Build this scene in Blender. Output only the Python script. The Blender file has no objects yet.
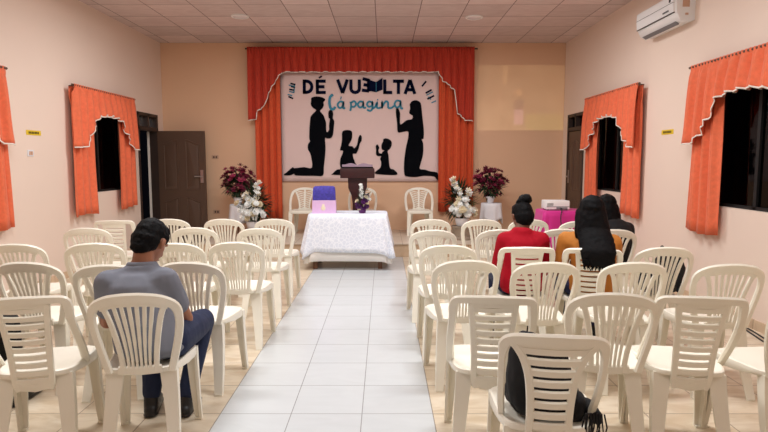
import bpy, bmesh, math, random
from mathutils import Vector, Matrix, Euler, noise
random.seed(7)
C = bpy.context.scene.collection
PI = math.pi
R = math.radians

# ------------------------------------------------------------------ camera
F_PX, CAM_Z = 562.0, 1.43
cam_d = bpy.data.cameras.new('camera'); cam = bpy.data.objects.new('camera', cam_d); C.objects.link(cam)
cam.location = (0, 0, CAM_Z)
cam.rotation_euler = (R(90) - math.atan(55.5 / F_PX), 0, 0)
cam_d.sensor_width = 36.0; cam_d.lens = 36.0 * F_PX / 768.0
cam_d.clip_start = 0.05
bpy.context.scene.camera = cam
# ------------------------------------------------------------------ world, light, exposure
w = bpy.data.worlds.new('night'); bpy.context.scene.world = w; w.use_nodes = True
w.node_tree.nodes['Background'].inputs[0].default_value = (0.002, 0.002, 0.003, 1)
w.node_tree.nodes['Background'].inputs[1].default_value = 1.0
vs = bpy.context.scene.view_settings
vs.view_transform = 'Standard'; vs.look = 'None'; vs.gamma = 1; vs.exposure = 0.0; vs.use_curve_mapping = False
XL, XR, YB, YF, ZC = -3.88, 3.153, 9.98, -2.2, 3.456
LAMPS = [(-1.7, 0.8), (1.0, 0.8), (-1.7, 3.4), (1.0, 3.4), (-1.7, 6.7), (1.0, 6.7)]
LAMP_W = 62.0
for i, (lx, ly) in enumerate(LAMPS):
    ld = bpy.data.lights.new('ceiling_light_glow', 'AREA'); ld.shape = 'RECTANGLE'; ld.size = 1.15; ld.size_y = 0.28
    ld.energy = LAMP_W * {0.8: 0.15, 3.4: 1.04, 6.7: 0.84}[ly]; ld.color = (0.97, 0.985, 1.0)
    lo = bpy.data.objects.new('ceiling_light_glow', ld); lo.location = (lx, ly, ZC - 0.085); C.objects.link(lo)

# ------------------------------------------------------------------ materials
def lin(c):
    return tuple(((v / 255) / 12.92 if v / 255 <= 0.04045 else ((v / 255 + 0.055) / 1.055) ** 2.4) for v in c) + (1,)
def mat(name, rgb, rough=0.6, metal=0, var=0.0, scale=8, bump=0.0, bscale=60, spec=0.5, sheen=0, trans=0, sss=0, detail=3):
    m = bpy.data.materials.new(name); m.use_nodes = True; nt = m.node_tree; b = nt.nodes['Principled BSDF']
    col = lin(rgb); b.inputs['Roughness'].default_value = rough; b.inputs['Metallic'].default_value = metal
    b.inputs['Specular IOR Level'].default_value = spec
    if sheen: b.inputs['Sheen Weight'].default_value = sheen
    if trans: b.inputs['Transmission Weight'].default_value = trans
    if sss: b.inputs['Subsurface Weight'].default_value = sss; b.inputs['Subsurface Scale'].default_value = 0.02
    tc = nt.nodes.new('ShaderNodeTexCoord')
    n = nt.nodes.new('ShaderNodeTexNoise'); n.inputs['Scale'].default_value = scale; n.inputs['Detail'].default_value = detail
    nt.links.new(tc.outputs['Object'], n.inputs['Vector'])
    mx = nt.nodes.new('ShaderNodeMix'); mx.data_type = 'RGBA'
    mx.inputs[6].default_value = tuple(max(0, c * (1 - var)) for c in col[:3]) + (1,)
    mx.inputs[7].default_value = tuple(min(1, c * (1 + var)) for c in col[:3]) + (1,)
    nt.links.new(n.outputs['Fac'], mx.inputs[0]); nt.links.new(mx.outputs[2], b.inputs['Base Color'])
    if bump:
        n2 = nt.nodes.new('ShaderNodeTexNoise'); n2.inputs['Scale'].default_value = bscale
        nt.links.new(tc.outputs['Object'], n2.inputs['Vector'])
        bp = nt.nodes.new('ShaderNodeBump'); bp.inputs['Strength'].default_value = bump; bp.inputs['Distance'].default_value = 0.01
        nt.links.new(n2.outputs['Fac'], bp.inputs['Height']); nt.links.new(bp.outputs['Normal'], b.inputs['Normal'])
    return m
def tile_mat(name, rgb, line, size, ox, oy, mortar, rough=0.3, veins=None, axes='XY', tonevar=0.03, vscale=2.5):
    m = bpy.data.materials.new(name); m.use_nodes = True; nt = m.node_tree; b = nt.nodes['Principled BSDF']
    b.inputs['Roughness'].default_value = rough
    g = nt.nodes.new('ShaderNodeNewGeometry'); sep = nt.nodes.new('ShaderNodeSeparateXYZ'); nt.links.new(g.outputs['Position'], sep.inputs[0])
    def ma(op, a, bb=None):
        n = nt.nodes.new('ShaderNodeMath'); n.operation = op
        for i, v in enumerate((a, bb)):
            if v is None: continue
            if isinstance(v, (int, float)): n.inputs[i].default_value = v
            else: nt.links.new(v, n.inputs[i])
        return n.outputs[0]
    sx, sy = (size if isinstance(size, tuple) else (size, size))
    cu = ma('DIVIDE', ma('SUBTRACT', sep.outputs[axes[0]], ox), sx); cv = ma('DIVIDE', ma('SUBTRACT', sep.outputs[axes[1]], oy), sy)
    fu = ma('FRACT', cu); fv = ma('FRACT', cv)
    du = ma('MULTIPLY', ma('MINIMUM', fu, ma('SUBTRACT', 1.0, fu)), sx); dv = ma('MULTIPLY', ma('MINIMUM', fv, ma('SUBTRACT', 1.0, fv)), sy)
    isl = ma('LESS_THAN', ma('MINIMUM', du, dv), mortar / 2)
    cell = nt.nodes.new('ShaderNodeCombineXYZ'); nt.links.new(ma('FLOOR', cu), cell.inputs[0]); nt.links.new(ma('FLOOR', cv), cell.inputs[1])
    wn = nt.nodes.new('ShaderNodeTexWhiteNoise'); nt.links.new(cell.outputs[0], wn.inputs['Vector'])
    off = nt.nodes.new('ShaderNodeVectorMath'); off.operation = 'MULTIPLY_ADD'; nt.links.new(wn.outputs['Color'], off.inputs[0])
    off.inputs[1].default_value = (9, 9, 9); nt.links.new(g.outputs['Position'], off.inputs[2])
    nz = nt.nodes.new('ShaderNodeTexNoise'); nz.inputs['Scale'].default_value = vscale; nz.inputs['Detail'].default_value = 5; nz.inputs['Distortion'].default_value = 1.6
    mp = nt.nodes.new('ShaderNodeMapping'); mp.inputs['Rotation'].default_value = (0, 0, 0.7); mp.inputs['Scale'].default_value = (1, 3.2, 1)
    nt.links.new(off.outputs[0], mp.inputs[0]); nt.links.new(mp.outputs[0], nz.inputs['Vector'])
    base = lin(rgb)
    rp = nt.nodes.new('ShaderNodeValToRGB'); nt.links.new(nz.outputs['Fac'], rp.inputs[0])
    v2 = lin(veins) if veins else tuple(c * 0.96 for c in base[:3]) + (1,)
    rp.color_ramp.elements[0].position = 0.32; rp.color_ramp.elements[0].color = v2
    rp.color_ramp.elements[1].position = 0.62; rp.color_ramp.elements[1].color = base
    hs = nt.nodes.new('ShaderNodeHueSaturation'); nt.links.new(rp.outputs[0], hs.inputs['Color'])
    nt.links.new(ma('ADD', ma('MULTIPLY', wn.outputs['Value'], 2 * tonevar), 1 - tonevar), hs.inputs['Value'])
    mx = nt.nodes.new('ShaderNodeMix'); mx.data_type = 'RGBA'; nt.links.new(isl, mx.inputs[0]); nt.links.new(hs.outputs[0], mx.inputs[6])
    mx.inputs[7].default_value = lin(line); nt.links.new(mx.outputs[2], b.inputs['Base Color'])
    bp = nt.nodes.new('ShaderNodeBump'); bp.inputs['Strength'].default_value = 0.3; bp.inputs['Distance'].default_value = 0.002
    nt.links.new(ma('SUBTRACT', 1.0, isl), bp.inputs['Height']); nt.links.new(bp.outputs['Normal'], b.inputs['Normal'])
    return m
TS = 0.4017
M = {}
M['wall'] = mat('wall_paint', (239, 219, 204), 0.55, var=0.03, scale=1.3, bump=0.05, bscale=120)
M['wall_dim'] = mat('dim_wall_paint', (230, 190, 156), 0.6, var=0.035, scale=1.3, bump=0.05, bscale=120)  # same paint as the side walls; dimmer light at the back put into the colour
M['aisle'] = tile_mat('white_tile', (206, 210, 212), (150, 150, 150), TS, -0.928, 3.064, 0.005, 0.22, tonevar=0.01)
M['tile'] = tile_mat('beige_tile', (226, 212, 190), (150, 130, 108), TS, -0.928, 3.064, 0.006, 0.3, veins=(204, 184, 156), tonevar=0.05)
M['stage'] = tile_mat('stage_tile', (214, 200, 182), (150, 130, 110), TS, -0.928, 8.27, 0.006, 0.3, tonevar=0.02)
M['riser'] = tile_mat('riser_tile', (205, 180, 152), (140, 115, 92), (TS, 0.4), -0.75, 0.0, 0.006, 0.4, axes='XZ', veins=(185, 155, 125))
M['base'] = tile_mat('baseboard_tile', (222, 196, 166), (160, 130, 105), (TS, 1.0), 3.064, -0.5, 0.006, 0.3, axes='YZ', veins=(200, 170, 138))
M['ceil'] = tile_mat('ceiling_tile', (222, 204, 200), (140, 118, 114), 0.6, -0.115, YB, 0.012, 0.9, tonevar=0.09, veins=(212, 192, 188))
M['plastic'] = mat('cream_plastic', (241, 236, 221), 0.36, var=0.01, scale=3)
M['plastic_warm'] = mat('aged_cream_plastic', (234, 226, 206), 0.4, var=0.015, scale=3)
def curtain_mat(name, rgb):
    m = mat(name, rgb, 0.75, var=0.2, scale=26, bump=0.12, bscale=180, sheen=0.1, detail=5)
    return m
M['curtain'] = curtain_mat('orange_curtain', (232, 112, 72))
M['curtain_red'] = curtain_mat('red_orange_curtain', (188, 54, 30))
M['curtain_dim'] = curtain_mat('dim_orange_curtain', (214, 84, 40))  # stage curtain panels: weaker light there is put into the deeper orange
M['trimw'] = mat('white_trim', (240, 232, 222), 0.7)
M['door'] = mat('brown_wood', (86, 64, 50), 0.5, var=0.12, scale=5)
M['door_dark'] = mat('dark_wood', (52, 38, 32), 0.55, var=0.1, scale=5)
M['black'] = mat('black_fabric', (13, 13, 17), 0.85, var=0.2, scale=30, bump=0.3, bscale=30)
M['paint_black'] = mat('black_paint', (7, 9, 15), 0.95, spec=.1)
M['navy_ink'] = mat('navy_ink', (8, 16, 46), 0.95, spec=.1)
M['teal_ink'] = mat('teal_ink', (58, 140, 168), 0.8)
M['banner'] = mat('banner_cloth', (232, 208, 204), 0.85, var=0.02, scale=3, bump=0.1, bscale=5)
M['lectern'] = mat('mahogany', (56, 22, 24), 0.35, var=0.2, scale=9)
M['cloth_white'] = mat('white_lace_cloth', (240, 241, 246), 0.85, var=0.03, scale=25, bump=0.25, bscale=45)
M['cloth_ivory'] = mat('ivory_cloth', (236, 232, 226), 0.85, var=0.03, scale=25, bump=0.15, bscale=50)
M['magenta'] = mat('magenta_cloth', (196, 20, 128), 0.65, var=0.06, scale=7, sheen=0.2)
M['wood'] = mat('table_wood', (110, 72, 48), 0.5, var=0.15, scale=10)
M['white_p'] = mat('white_appliance', (238, 238, 238), 0.35)
M['grey_p'] = mat('grey_plastic', (120, 122, 126), 0.45)
M['dark_p'] = mat('dark_plastic', (26, 26, 30), 0.4)
M['frame'] = mat('dark_window_frame', (14, 12, 12), 0.6)
M['metal'] = mat('brushed_metal', (180, 180, 184), 0.3, metal=1)
M['yellow'] = mat('yellow_sticker', (228, 196, 40), 0.6)
M['outlet'] = mat('outlet_plastic', (205, 165, 140), 0.5)
M['leaf'] = mat('green_leaf', (34, 58, 34), 0.55, var=0.3, scale=12)
M['leaf_l'] = mat('light_green_leaf', (92, 124, 60), 0.55, var=0.3, scale=12)
M['burg'] = mat('burgundy_petal', (112, 18, 52), 0.6, var=0.35, scale=40)
M['pink'] = mat('rose_petal', (170, 56, 92), 0.6, var=0.3, scale=40)
M['petal_w'] = mat('white_petal', (246, 247, 244), 0.6, var=0.03, scale=30)
M['petal_c'] = mat('cream_petal', (232, 220, 190), 0.6, var=0.05, scale=30)
M['purple'] = mat('purple_petal', (92, 36, 104), 0.6, var=0.3, scale=40)
M['ceramic'] = mat('white_ceramic', (236, 236, 240), 0.25)
M['stone'] = mat('mottled_stone', (150, 134, 116), 0.8, var=0.35, scale=30, bump=0.3)
M['blue_pat'] = mat('blue_violet_fabric', (66, 58, 160), 0.7, var=0.75, scale=40, detail=6)
M['lilac'] = mat('lilac_card', (222, 184, 224), 0.6, var=0.06, scale=30)
M['skin'] = mat('brown_skin', (150, 98, 72), 0.5, var=0.05, scale=10, sss=0.08)
M['skin_d'] = mat('deep_brown_skin', (118, 74, 54), 0.5, var=0.05, scale=10, sss=0.08)
M['hair'] = mat('black_hair', (7, 6, 8), 0.65, var=0.2, scale=60, bump=0.3, bscale=110, spec=0.12)
M['polo'] = mat('grey_polo', (112, 115, 126), 0.85, var=0.05, scale=20, bump=0.2, bscale=14)
M['polo_low'] = M['polo']
M['jeans'] = mat('blue_denim', (13, 28, 62), 0.8, var=0.18, scale=18, bump=0.2, bscale=60)
M['navy'] = mat('navy_cloth', (24, 28, 66), 0.8, var=0.1, scale=18)
M['red'] = mat('red_cloth', (160, 6, 30), 0.8, var=0.05, scale=14, bump=0.2, bscale=14, spec=.2)
M['ochre'] = mat('ochre_knit', (182, 112, 36), 0.8, var=0.08, scale=30, bump=0.2, bscale=30)
M['shoe'] = mat('black_leather', (16, 15, 18), 0.4)
M['eye'] = mat('eye_white', (230, 225, 220), 0.2)
M['lip'] = mat('lip', (130, 70, 62), 0.5)
M['page'] = mat('book_page', (160, 138, 156), 0.7)
g = bpy.data.materials.new('window_glass'); g.use_nodes = True; bs = g.node_tree.nodes['Principled BSDF']
bs.inputs['Base Color'].default_value = (0.05, 0.05, 0.06, 1); bs.inputs['Roughness'].default_value = 0.04; bs.inputs['Transmission Weight'].default_value = 1.0; bs.inputs['IOR'].default_value = 1.25
M['glass'] = g
g2 = bpy.data.materials.new('lamp_diffuser'); g2.use_nodes = True; b2 = g2.node_tree.nodes['Principled BSDF']
b2.inputs['Emission Color'].default_value = (1, .96, .9, 1); b2.inputs['Emission Strength'].default_value = 2.0
M['diff'] = g2

M['lace'] = mat('lace_cloth', (238, 242, 250), 0.85, var=0.03, scale=25, bump=0.25, bscale=45)
_n = M['lace'].node_tree; _b = _n.nodes['Principled BSDF']; _v = _n.nodes.new('ShaderNodeTexVoronoi'); _v.feature = 'DISTANCE_TO_EDGE'; _v.inputs['Scale'].default_value = 20
_t = [x for x in _n.nodes if x.type == 'TEX_COORD'][0]; _n.links.new(_t.outputs['Object'], _v.inputs['Vector'])
_r = _n.nodes.new('ShaderNodeValToRGB'); _n.links.new(_v.outputs['Distance'], _r.inputs[0]); _r.color_ramp.elements[0].position = .03; _r.color_ramp.elements[0].color = lin((240, 244, 252)); _r.color_ramp.elements[1].position = .12; _r.color_ramp.elements[1].color = lin((222, 228, 240))
_n.links.new(_r.outputs[0], _b.inputs['Base Color'])
# ------------------------------------------------------------------ mesh helpers
def finish(bm, ang=38, recalc=True):
    if recalc: bmesh.ops.recalc_face_normals(bm, faces=bm.faces)
    for f in bm.faces: f.smooth = True
    for e in bm.edges:
        if len(e.link_faces) == 2 and e.calc_face_angle(0) > R(ang): e.smooth = False
def obj(name, bm, m, parent=None, loc=None, ang=38, recalc=True):
    finish(bm, ang, recalc)
    me = bpy.data.meshes.new(name); bm.to_mesh(me); bm.free()
    ms = m if isinstance(m, (list, tuple)) else [m]
    for x in ms: me.materials.append(x)
    o = bpy.data.objects.new(name, me); C.objects.link(o)
    if parent: o.parent = parent
    if loc: o.location = loc
    return o
def box(bm, lo, hi, bev=0.0, mi=0):
    n0 = len(bm.verts)
    r = bmesh.ops.create_cube(bm, size=1)
    vs_ = r['verts']
    for v in vs_:
        v.co = Vector([(lo[i] + hi[i]) / 2 + v.co[i] * (hi[i] - lo[i]) for i in range(3)])
    fs = set(f for v in vs_ for f in v.link_faces)
    for f in fs: f.material_index = mi
    if bev:
        es = list(set(e for v in vs_ for e in v.link_edges))
        bmesh.ops.bevel(bm, geom=es, offset=bev, segments=2, affect='EDGES', profile=0.7)
def loft(bm, rings, cap=True, closed=True):
    vr = [[bm.verts.new(p) for p in ring] for ring in rings]
    n = len(rings[0])
    for a, b in zip(vr[:-1], vr[1:]):
        for i in range(n if closed else n - 1):
            j = (i + 1) % n
            bm.faces.new((a[i], a[j], b[j], b[i]))
    if cap and closed:
        bm.faces.new(list(reversed(vr[0]))); bm.faces.new(vr[-1])
    return vr
def lathe(bm, prof, c=(0, 0, 0), n=24, sx=1, sy=1):
    rings = [[(c[0] + r * sx * math.cos(2 * PI * i / n), c[1] + r * sy * math.sin(2 * PI * i / n), c[2] + z) for i in range(n)] for r, z in prof]
    loft(bm, rings)
def tube(bm, pts, r, n=8):
    pts = [Vector(p) for p in pts]; rings = []
    rr = r if isinstance(r, (list, tuple)) else [r] * len(pts)
    for i, p in enumerate(pts):
        d = (pts[min(i + 1, len(pts) - 1)] - pts[max(i - 1, 0)]).normalized()
        a = d.orthogonal().normalized() if abs(d.z) > 0.95 else d.cross(Vector((0, 0, 1))).normalized(); b = d.cross(a)
        if i and a.dot(pa) < 0: a, b = -a, -b
        pa = a
        rings.append([p + (a * math.cos(2 * PI * k / n) + b * math.sin(2 * PI * k / n)) * rr[i] for k in range(n)])
    loft(bm, rings)
def spline(pts, n):
    """Catmull-Rom resample, n points per span"""
    P = [Vector(p) for p in pts]; out = []
    for i in range(len(P) - 1):
        p0 = P[max(i - 1, 0)]; p1 = P[i]; p2 = P[i + 1]; p3 = P[min(i + 2, len(P) - 1)]
        for k in range(n):
            t = k / n
            out.append(0.5 * ((2 * p1) + (p2 - p0) * t + (2 * p0 - 5 * p1 + 4 * p2 - p3) * t * t + (3 * p1 - p0 - 3 * p2 + p3) * t ** 3))
    out.append(P[-1]); return out
def tag(o, label, cat, group=None, kind=None):
    if label: o['label'] = label
    if cat: o['category'] = cat
    if group: o['group'] = group
    if kind: o['kind'] = kind
    return o
def thing(name, label, cat, loc=(0, 0, 0), rotz=0, group=None):
    o = bpy.data.objects.new(name, None); C.objects.link(o); o.location = loc; o.rotation_euler = (0, 0, rotz); o.empty_display_size = 0.1
    return tag(o, label, cat, group)
def struct(name, bm, m, ang=38):
    o = obj(name, bm, m, ang=ang); o['kind'] = 'structure'; return o
def dup(root, loc, rotz, label, group):
    r = root.copy(); C.objects.link(r); r.location = loc; r.rotation_euler = (0, 0, rotz); r['label'] = label; r['group'] = group
    for ch in list(root.children):
        c = ch.copy(); C.objects.link(c); c.parent = r
        for g_ in list(ch.children):
            d = g_.copy(); C.objects.link(d); d.parent = c
    return r

# ------------------------------------------------------------------ the room
bm = bmesh.new()
AX0, AX1 = -0.928, -0.928 + 3 * TS
for (a, b, mi) in ((XL - .2, AX0, 0), (AX0, AX1, 1), (AX1, XR + .2, 0)):
    vsq = [bm.verts.new((x, y, 0)) for x, y in ((a, YF - .2), (b, YF - .2), (b, YB + .2), (a, YB + .2))]
    f = bm.faces.new(vsq); f.material_index = mi
    ret = bmesh.ops.extrude_face_region(bm, geom=[f]); 
    for v in [e for e in ret['geom'] if isinstance(e, bmesh.types.BMVert)]: v.co.z -= 0.1
for f in bm.faces:
    cx = f.calc_center_median().x
    f.material_index = 1 if AX0 < cx < AX1 else 0
struct('floor', bm, [M['tile'], M['aisle']])
bm = bmesh.new(); box(bm, (XL - .2, YF - .2, ZC), (XR + .2, YB + .2, ZC + .1)); struct('ceiling', bm, M['ceil'])

WINS = {'left': [(4.15, 5.55), (7.1, 8.45)], 'right': [(4.15, 5.55), (7.1, 8.45)]}
WZ0, WZ1 = 1.0, 2.2
DOORY = (8.93, 9.72); DZ1, TZ0, TZ1 = 1.92, 1.98, 2.2
def side_wall(name, x0, x1, holes):
    ys = sorted(set([YF - .2, YB + .2] + [h[0] for h in holes] + [h[1] for h in holes]))
    bm = bmesh.new()
    for a, b in zip(ys[:-1], ys[1:]):
        hz = [(h[2], h[3]) for h in holes if h[0] <= a and h[1] >= b]
        z = 0.0
        for (c, d) in sorted(hz):
            if c > z: box(bm, (x0, a, z), (x1, b, c))
            z = d
        box(bm, (x0, a, z), (x1, b, ZC))
    bmesh.ops.remove_doubles(bm, verts=bm.verts, dist=1e-5)
    return struct(name, bm, M['wall'])
hl = [(a, b, WZ0, WZ1) for a, b in WINS['left']] + [(DOORY[0], DOORY[1], 0, TZ1)]
side_wall('wall_left', XL - .16, XL, hl)
side_wall('wall_right', XR, XR + .16, hl)
bm = bmesh.new(); box(bm, (XL - .16, YB, 0), (XR + .16, YB + .16, ZC)); struct('wall_back', bm, M['wall_dim'])
bm = bmesh.new(); box(bm, (XL - .16, YF - .16, 0), (XR + .16, YF, ZC)); struct('wall_front', bm, M['wall'])
for nm, xa, xb in (('baseboard_left', XL, XL + .012), ('baseboard_right', XR - .012, XR)):
    bm = bmesh.new(); box(bm, (xa, YF, 0), (xb, DOORY[0], 0.085)); struct(nm, bm, M['base'])
# stage platform
SX0, SX1, SY0, SZ = -2.75, 2.35, 8.268, 0.2015
bm = bmesh.new(); box(bm, (SX0, SY0, 0), (SX1, YB, SZ - 0.012)); struct('trim_1', bm, M['riser'])
bm = bmesh.new(); box(bm, (SX0 - .015, SY0 - .015, SZ - 0.012), (SX1 + .015, YB, SZ), 0.003); struct('trim_2', bm, M['stage'])

wn = 0
for side, X, sg in (('left', XL, -1), ('right', XR, 1)):
    for (a, b) in WINS[side]:
        wn += 1
        x0, x1 = sorted((X + sg * 0.05, X + sg * 0.10))
        bm = bmesh.new()
        t = 0.03
        for lo, hi in (((x0, a, WZ0), (x1, b, WZ0 + t)), ((x0, a, WZ1 - t), (x1, b, WZ1)), ((x0, a, WZ0), (x1, a + t, WZ1)), ((x0, b - t, WZ0), (x1, b, WZ1)),
                       ((x0, (a + b) / 2 - .02, WZ0), (x1, (a + b) / 2 + .02, WZ1))):
            box(bm, lo, hi)
        fr = struct('window_%d' % wn, bm, M['frame'])
        bm = bmesh.new(); xm = (x0 + x1) / 2; box(bm, (xm - .003, a + t, WZ0 + t), (xm + .003, b - t, WZ1 - t)); obj('pane', bm, M['glass'], fr)
    # door frame, transom
    bm = bmesh.new(); a, b = DOORY; x0, x1 = sorted((X - sg * 0.015, X + sg * 0.16)); t = 0.05
    for lo, hi in (((x0, a, 0), (x1, a + t, TZ1)), ((x0, b - t, 0), (x1, b, TZ1)), ((x0, a, TZ1 - t), (x1, b, TZ1)), ((x0, a, DZ1), (x1, b, TZ0)),
                   ((x0, (a + b) / 2 - .02, TZ0), (x1, (a + b) / 2 + .02, TZ1))):
        box(bm, lo, hi)
    fr = struct('door_%d' % (1 if side == 'left' else 2), bm, M['door_dark'])
    bm = bmesh.new(); box(bm, (X + sg * .06, a + t, TZ0), (X + sg * .068, b - t, TZ1 - t)); obj('transom_pane', bm, M['glass'], fr)
def door_leaf(parent, P, wdt, zt):
    """P(u, d, z): u across the leaf, d thickness"""
    def bx(bm, u0, u1, d0, d1, z0, z1, bev=0):
        a = P(u0, d0, z0); b = P(u1, d1, z1)
        box(bm, [min(a[i], b[i]) for i in range(3)], [max(a[i], b[i]) for i in range(3)], bev)
    bm = bmesh.new(); bx(bm, 0, wdt, 0, .04, 0.01, zt)
    lf = obj('door_leaf', bm, M['door'], parent)
    cw = wdt / 2
    for k in range(2):
        for (z0, z1) in ((0.16, 0.80), (0.92, zt - 0.14)):
            bm = bmesh.new(); u0 = 0.09 + k * (cw - 0.03); u1 = u0 + cw - 0.15
            n = 12; top = []
            for i in range(n + 1):
                q = i / n; top.append((u0 + (u1 - u0) * q, z1 - 0.07 + 0.07 * (0.5 - 0.5 * math.cos(PI * (q if k == 0 else 1 - q)))))
            outl = [(u0, z0), (u1, z0)] + list(reversed(top))
            cu = (u0 + u1) / 2; cz = (z0 + z1) / 2
            def ring(s, d): return [P(cu + (u - cu) * s, d, cz + (z - cz) * (1 - (1 - s) * .5)) for u, z in outl]
            loft(bm, [ring(1.0, .038), ring(.97, .047), ring(.86, .047), ring(.80, .041), ring(.6, .050)])
            obj('panel', bm, M['door'], lf)
    bm = bmesh.new()
    p = [P(wdt - .06, .04, 1.16), P(wdt - .06, .09, 1.16), P(wdt - .17, .095, 1.16)]
    tube(bm, p, 0.011); 
    a = P(wdt - .085, .04, 1.05); b = P(wdt - .035, .052, 1.27)
    box(bm, [min(a[i], b[i]) for i in range(3)], [max(a[i], b[i]) for i in range(3)])
    obj('door_handle', bm, M['metal'], lf)
D1 = bpy.data.objects['door_1']; D2 = bpy.data.objects['door_2']
door_leaf(D1, lambda u, d, z: (XL + 0.02 + u, DOORY[1] - 0.02 - d, z), 0.80, 1.93)
door_leaf(D2, lambda u, d, z: (XR + 0.02 - d + .02, DOORY[0] + .05 + u, z), 0.69, 1.91)
# white jamb edge seen inside the dark doorway
bm = bmesh.new(); box(bm, (XL - .155, DOORY[1] - .065, 0), (XL - .12, DOORY[1] - .05, DZ1)); struct('trim_3', bm, M['trimw'])

# round ceiling discs and lamps
for i, (x, y, s) in enumerate(((-2.03, 8.16, 'left'), (1.28, 8.21, 'right'))):
    t = thing('ceiling_disc', 'round white ceiling light, switched off, in the %s half of the ceiling' % s, 'ceiling light', (x, y, ZC))
    bm = bmesh.new(); lathe(bm, [(0.125, 0), (0.125, -0.012), (0.105, -0.02), (0.1, -0.012)], n=32); obj('rim', bm, M['white_p'], t)
    bm = bmesh.new(); lathe(bm, [(0.1, -0.006), (0.1, -0.014), (0.06, -0.022), (0.01, -0.025)], n=32); obj('diffuser', bm, M['ceramic'], t)
for (x, y) in LAMPS:
    t = thing('ceiling_lamp', 'long fluorescent lamp above the %s %s' % ({0.8: 'empty floor behind the', 3.4: 'middle rows of', 6.7: 'foremost rows of'}[y], 'left block of chairs' if x < 0 else 'right block of chairs'), 'ceiling light', (x, y, ZC), 0, 'fluorescent ceiling lamps')
    bm = bmesh.new(); box(bm, (-.62, -.16, -.05), (.62, .16, 0)); obj('housing', bm, M['white_p'], t)
    bm = bmesh.new(); box(bm, (-.58, -.14, -.07), (.58, .14, -.05), .005); obj('diffuser', bm, M['diff'], t)

# ------------------------------------------------------------------ curtains
def sheet(bm, P, s0, s1, ztop, edge, d0, amp, per, flare=0.0, nz=10, seed=0, gather=0.12, spread=0.0):
    n = max(8, int((s1 - s0) / per * 8)); cols = []; n = int(n * 1.5)
    for i in range(n + 1):
        s = s0 + (s1 - s0) * i / n
        ph = 2 * PI * (s / per) + 1.3 * noise.noise(Vector((s * 3.1, seed, 0)))
        a = amp * (0.75 + 0.5 * noise.noise(Vector((s * 6, seed + 4, 0))))
        zb = edge(s); col = []
        for k in range(nz + 1):
            q = k / nz; z = ztop + (zb - ztop) * q
            dd = d0 + a * (0.45 + 0.55 * min(1, q * 2.5)) * (math.sin(ph) + .38 * math.sin(2 * ph + .8)) + flare * q + 0.006 * math.sin(ph * 3.1 + q * 4)
            if q < gather * 0.7: dd = d0 + a * 0.45 * math.sin(ph * 3.0)
            ss = s + 0.25 * per * 0.3 * math.sin(ph * 2 + 1) * q + (s - (s0 + s1) / 2) * spread * q
            col.append(P(ss, dd, z))
        cols.append(col)
    th = 0.004
    front = [[bm.verts.new(p) for p in c] for c in cols]
    for i in range(n):
        for k in range(nz):
            bm.faces.new((front[i][k], front[i + 1][k], front[i + 1][k + 1], front[i][k + 1]))
    return [c[-1] for c in cols]
def solid(o, t=0.005):
    md = o.modifiers.new('thick', 'SOLIDIFY'); md.thickness = t; md.offset = 0; return o
def trim_ribbon(bm, pts, P, h=0.024, out=0.006):
    """flat band hanging on the hem; pts are world points, P maps offsets"""
    prev = None
    o0 = Vector(P(0, 0, 0)); od = Vector(P(0, 1, 0)) - o0
    vv = []
    for i, p in enumerate(pts):
        p = Vector(p); a = p + od * out
        tdir = (Vector(pts[min(i + 1, len(pts) - 1)]) - Vector(pts[max(i - 1, 0)])).normalized()
        nrm = od.cross(tdir).normalized()
        if nrm.z < 0: nrm = -nrm
        vv.append((bm.verts.new(a + nrm * h * .5), bm.verts.new(a - nrm * h * .5)))
    for (a, b), (c, d) in zip(vv[:-1], vv[1:]): bm.faces.new((a, c, d, b))
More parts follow.
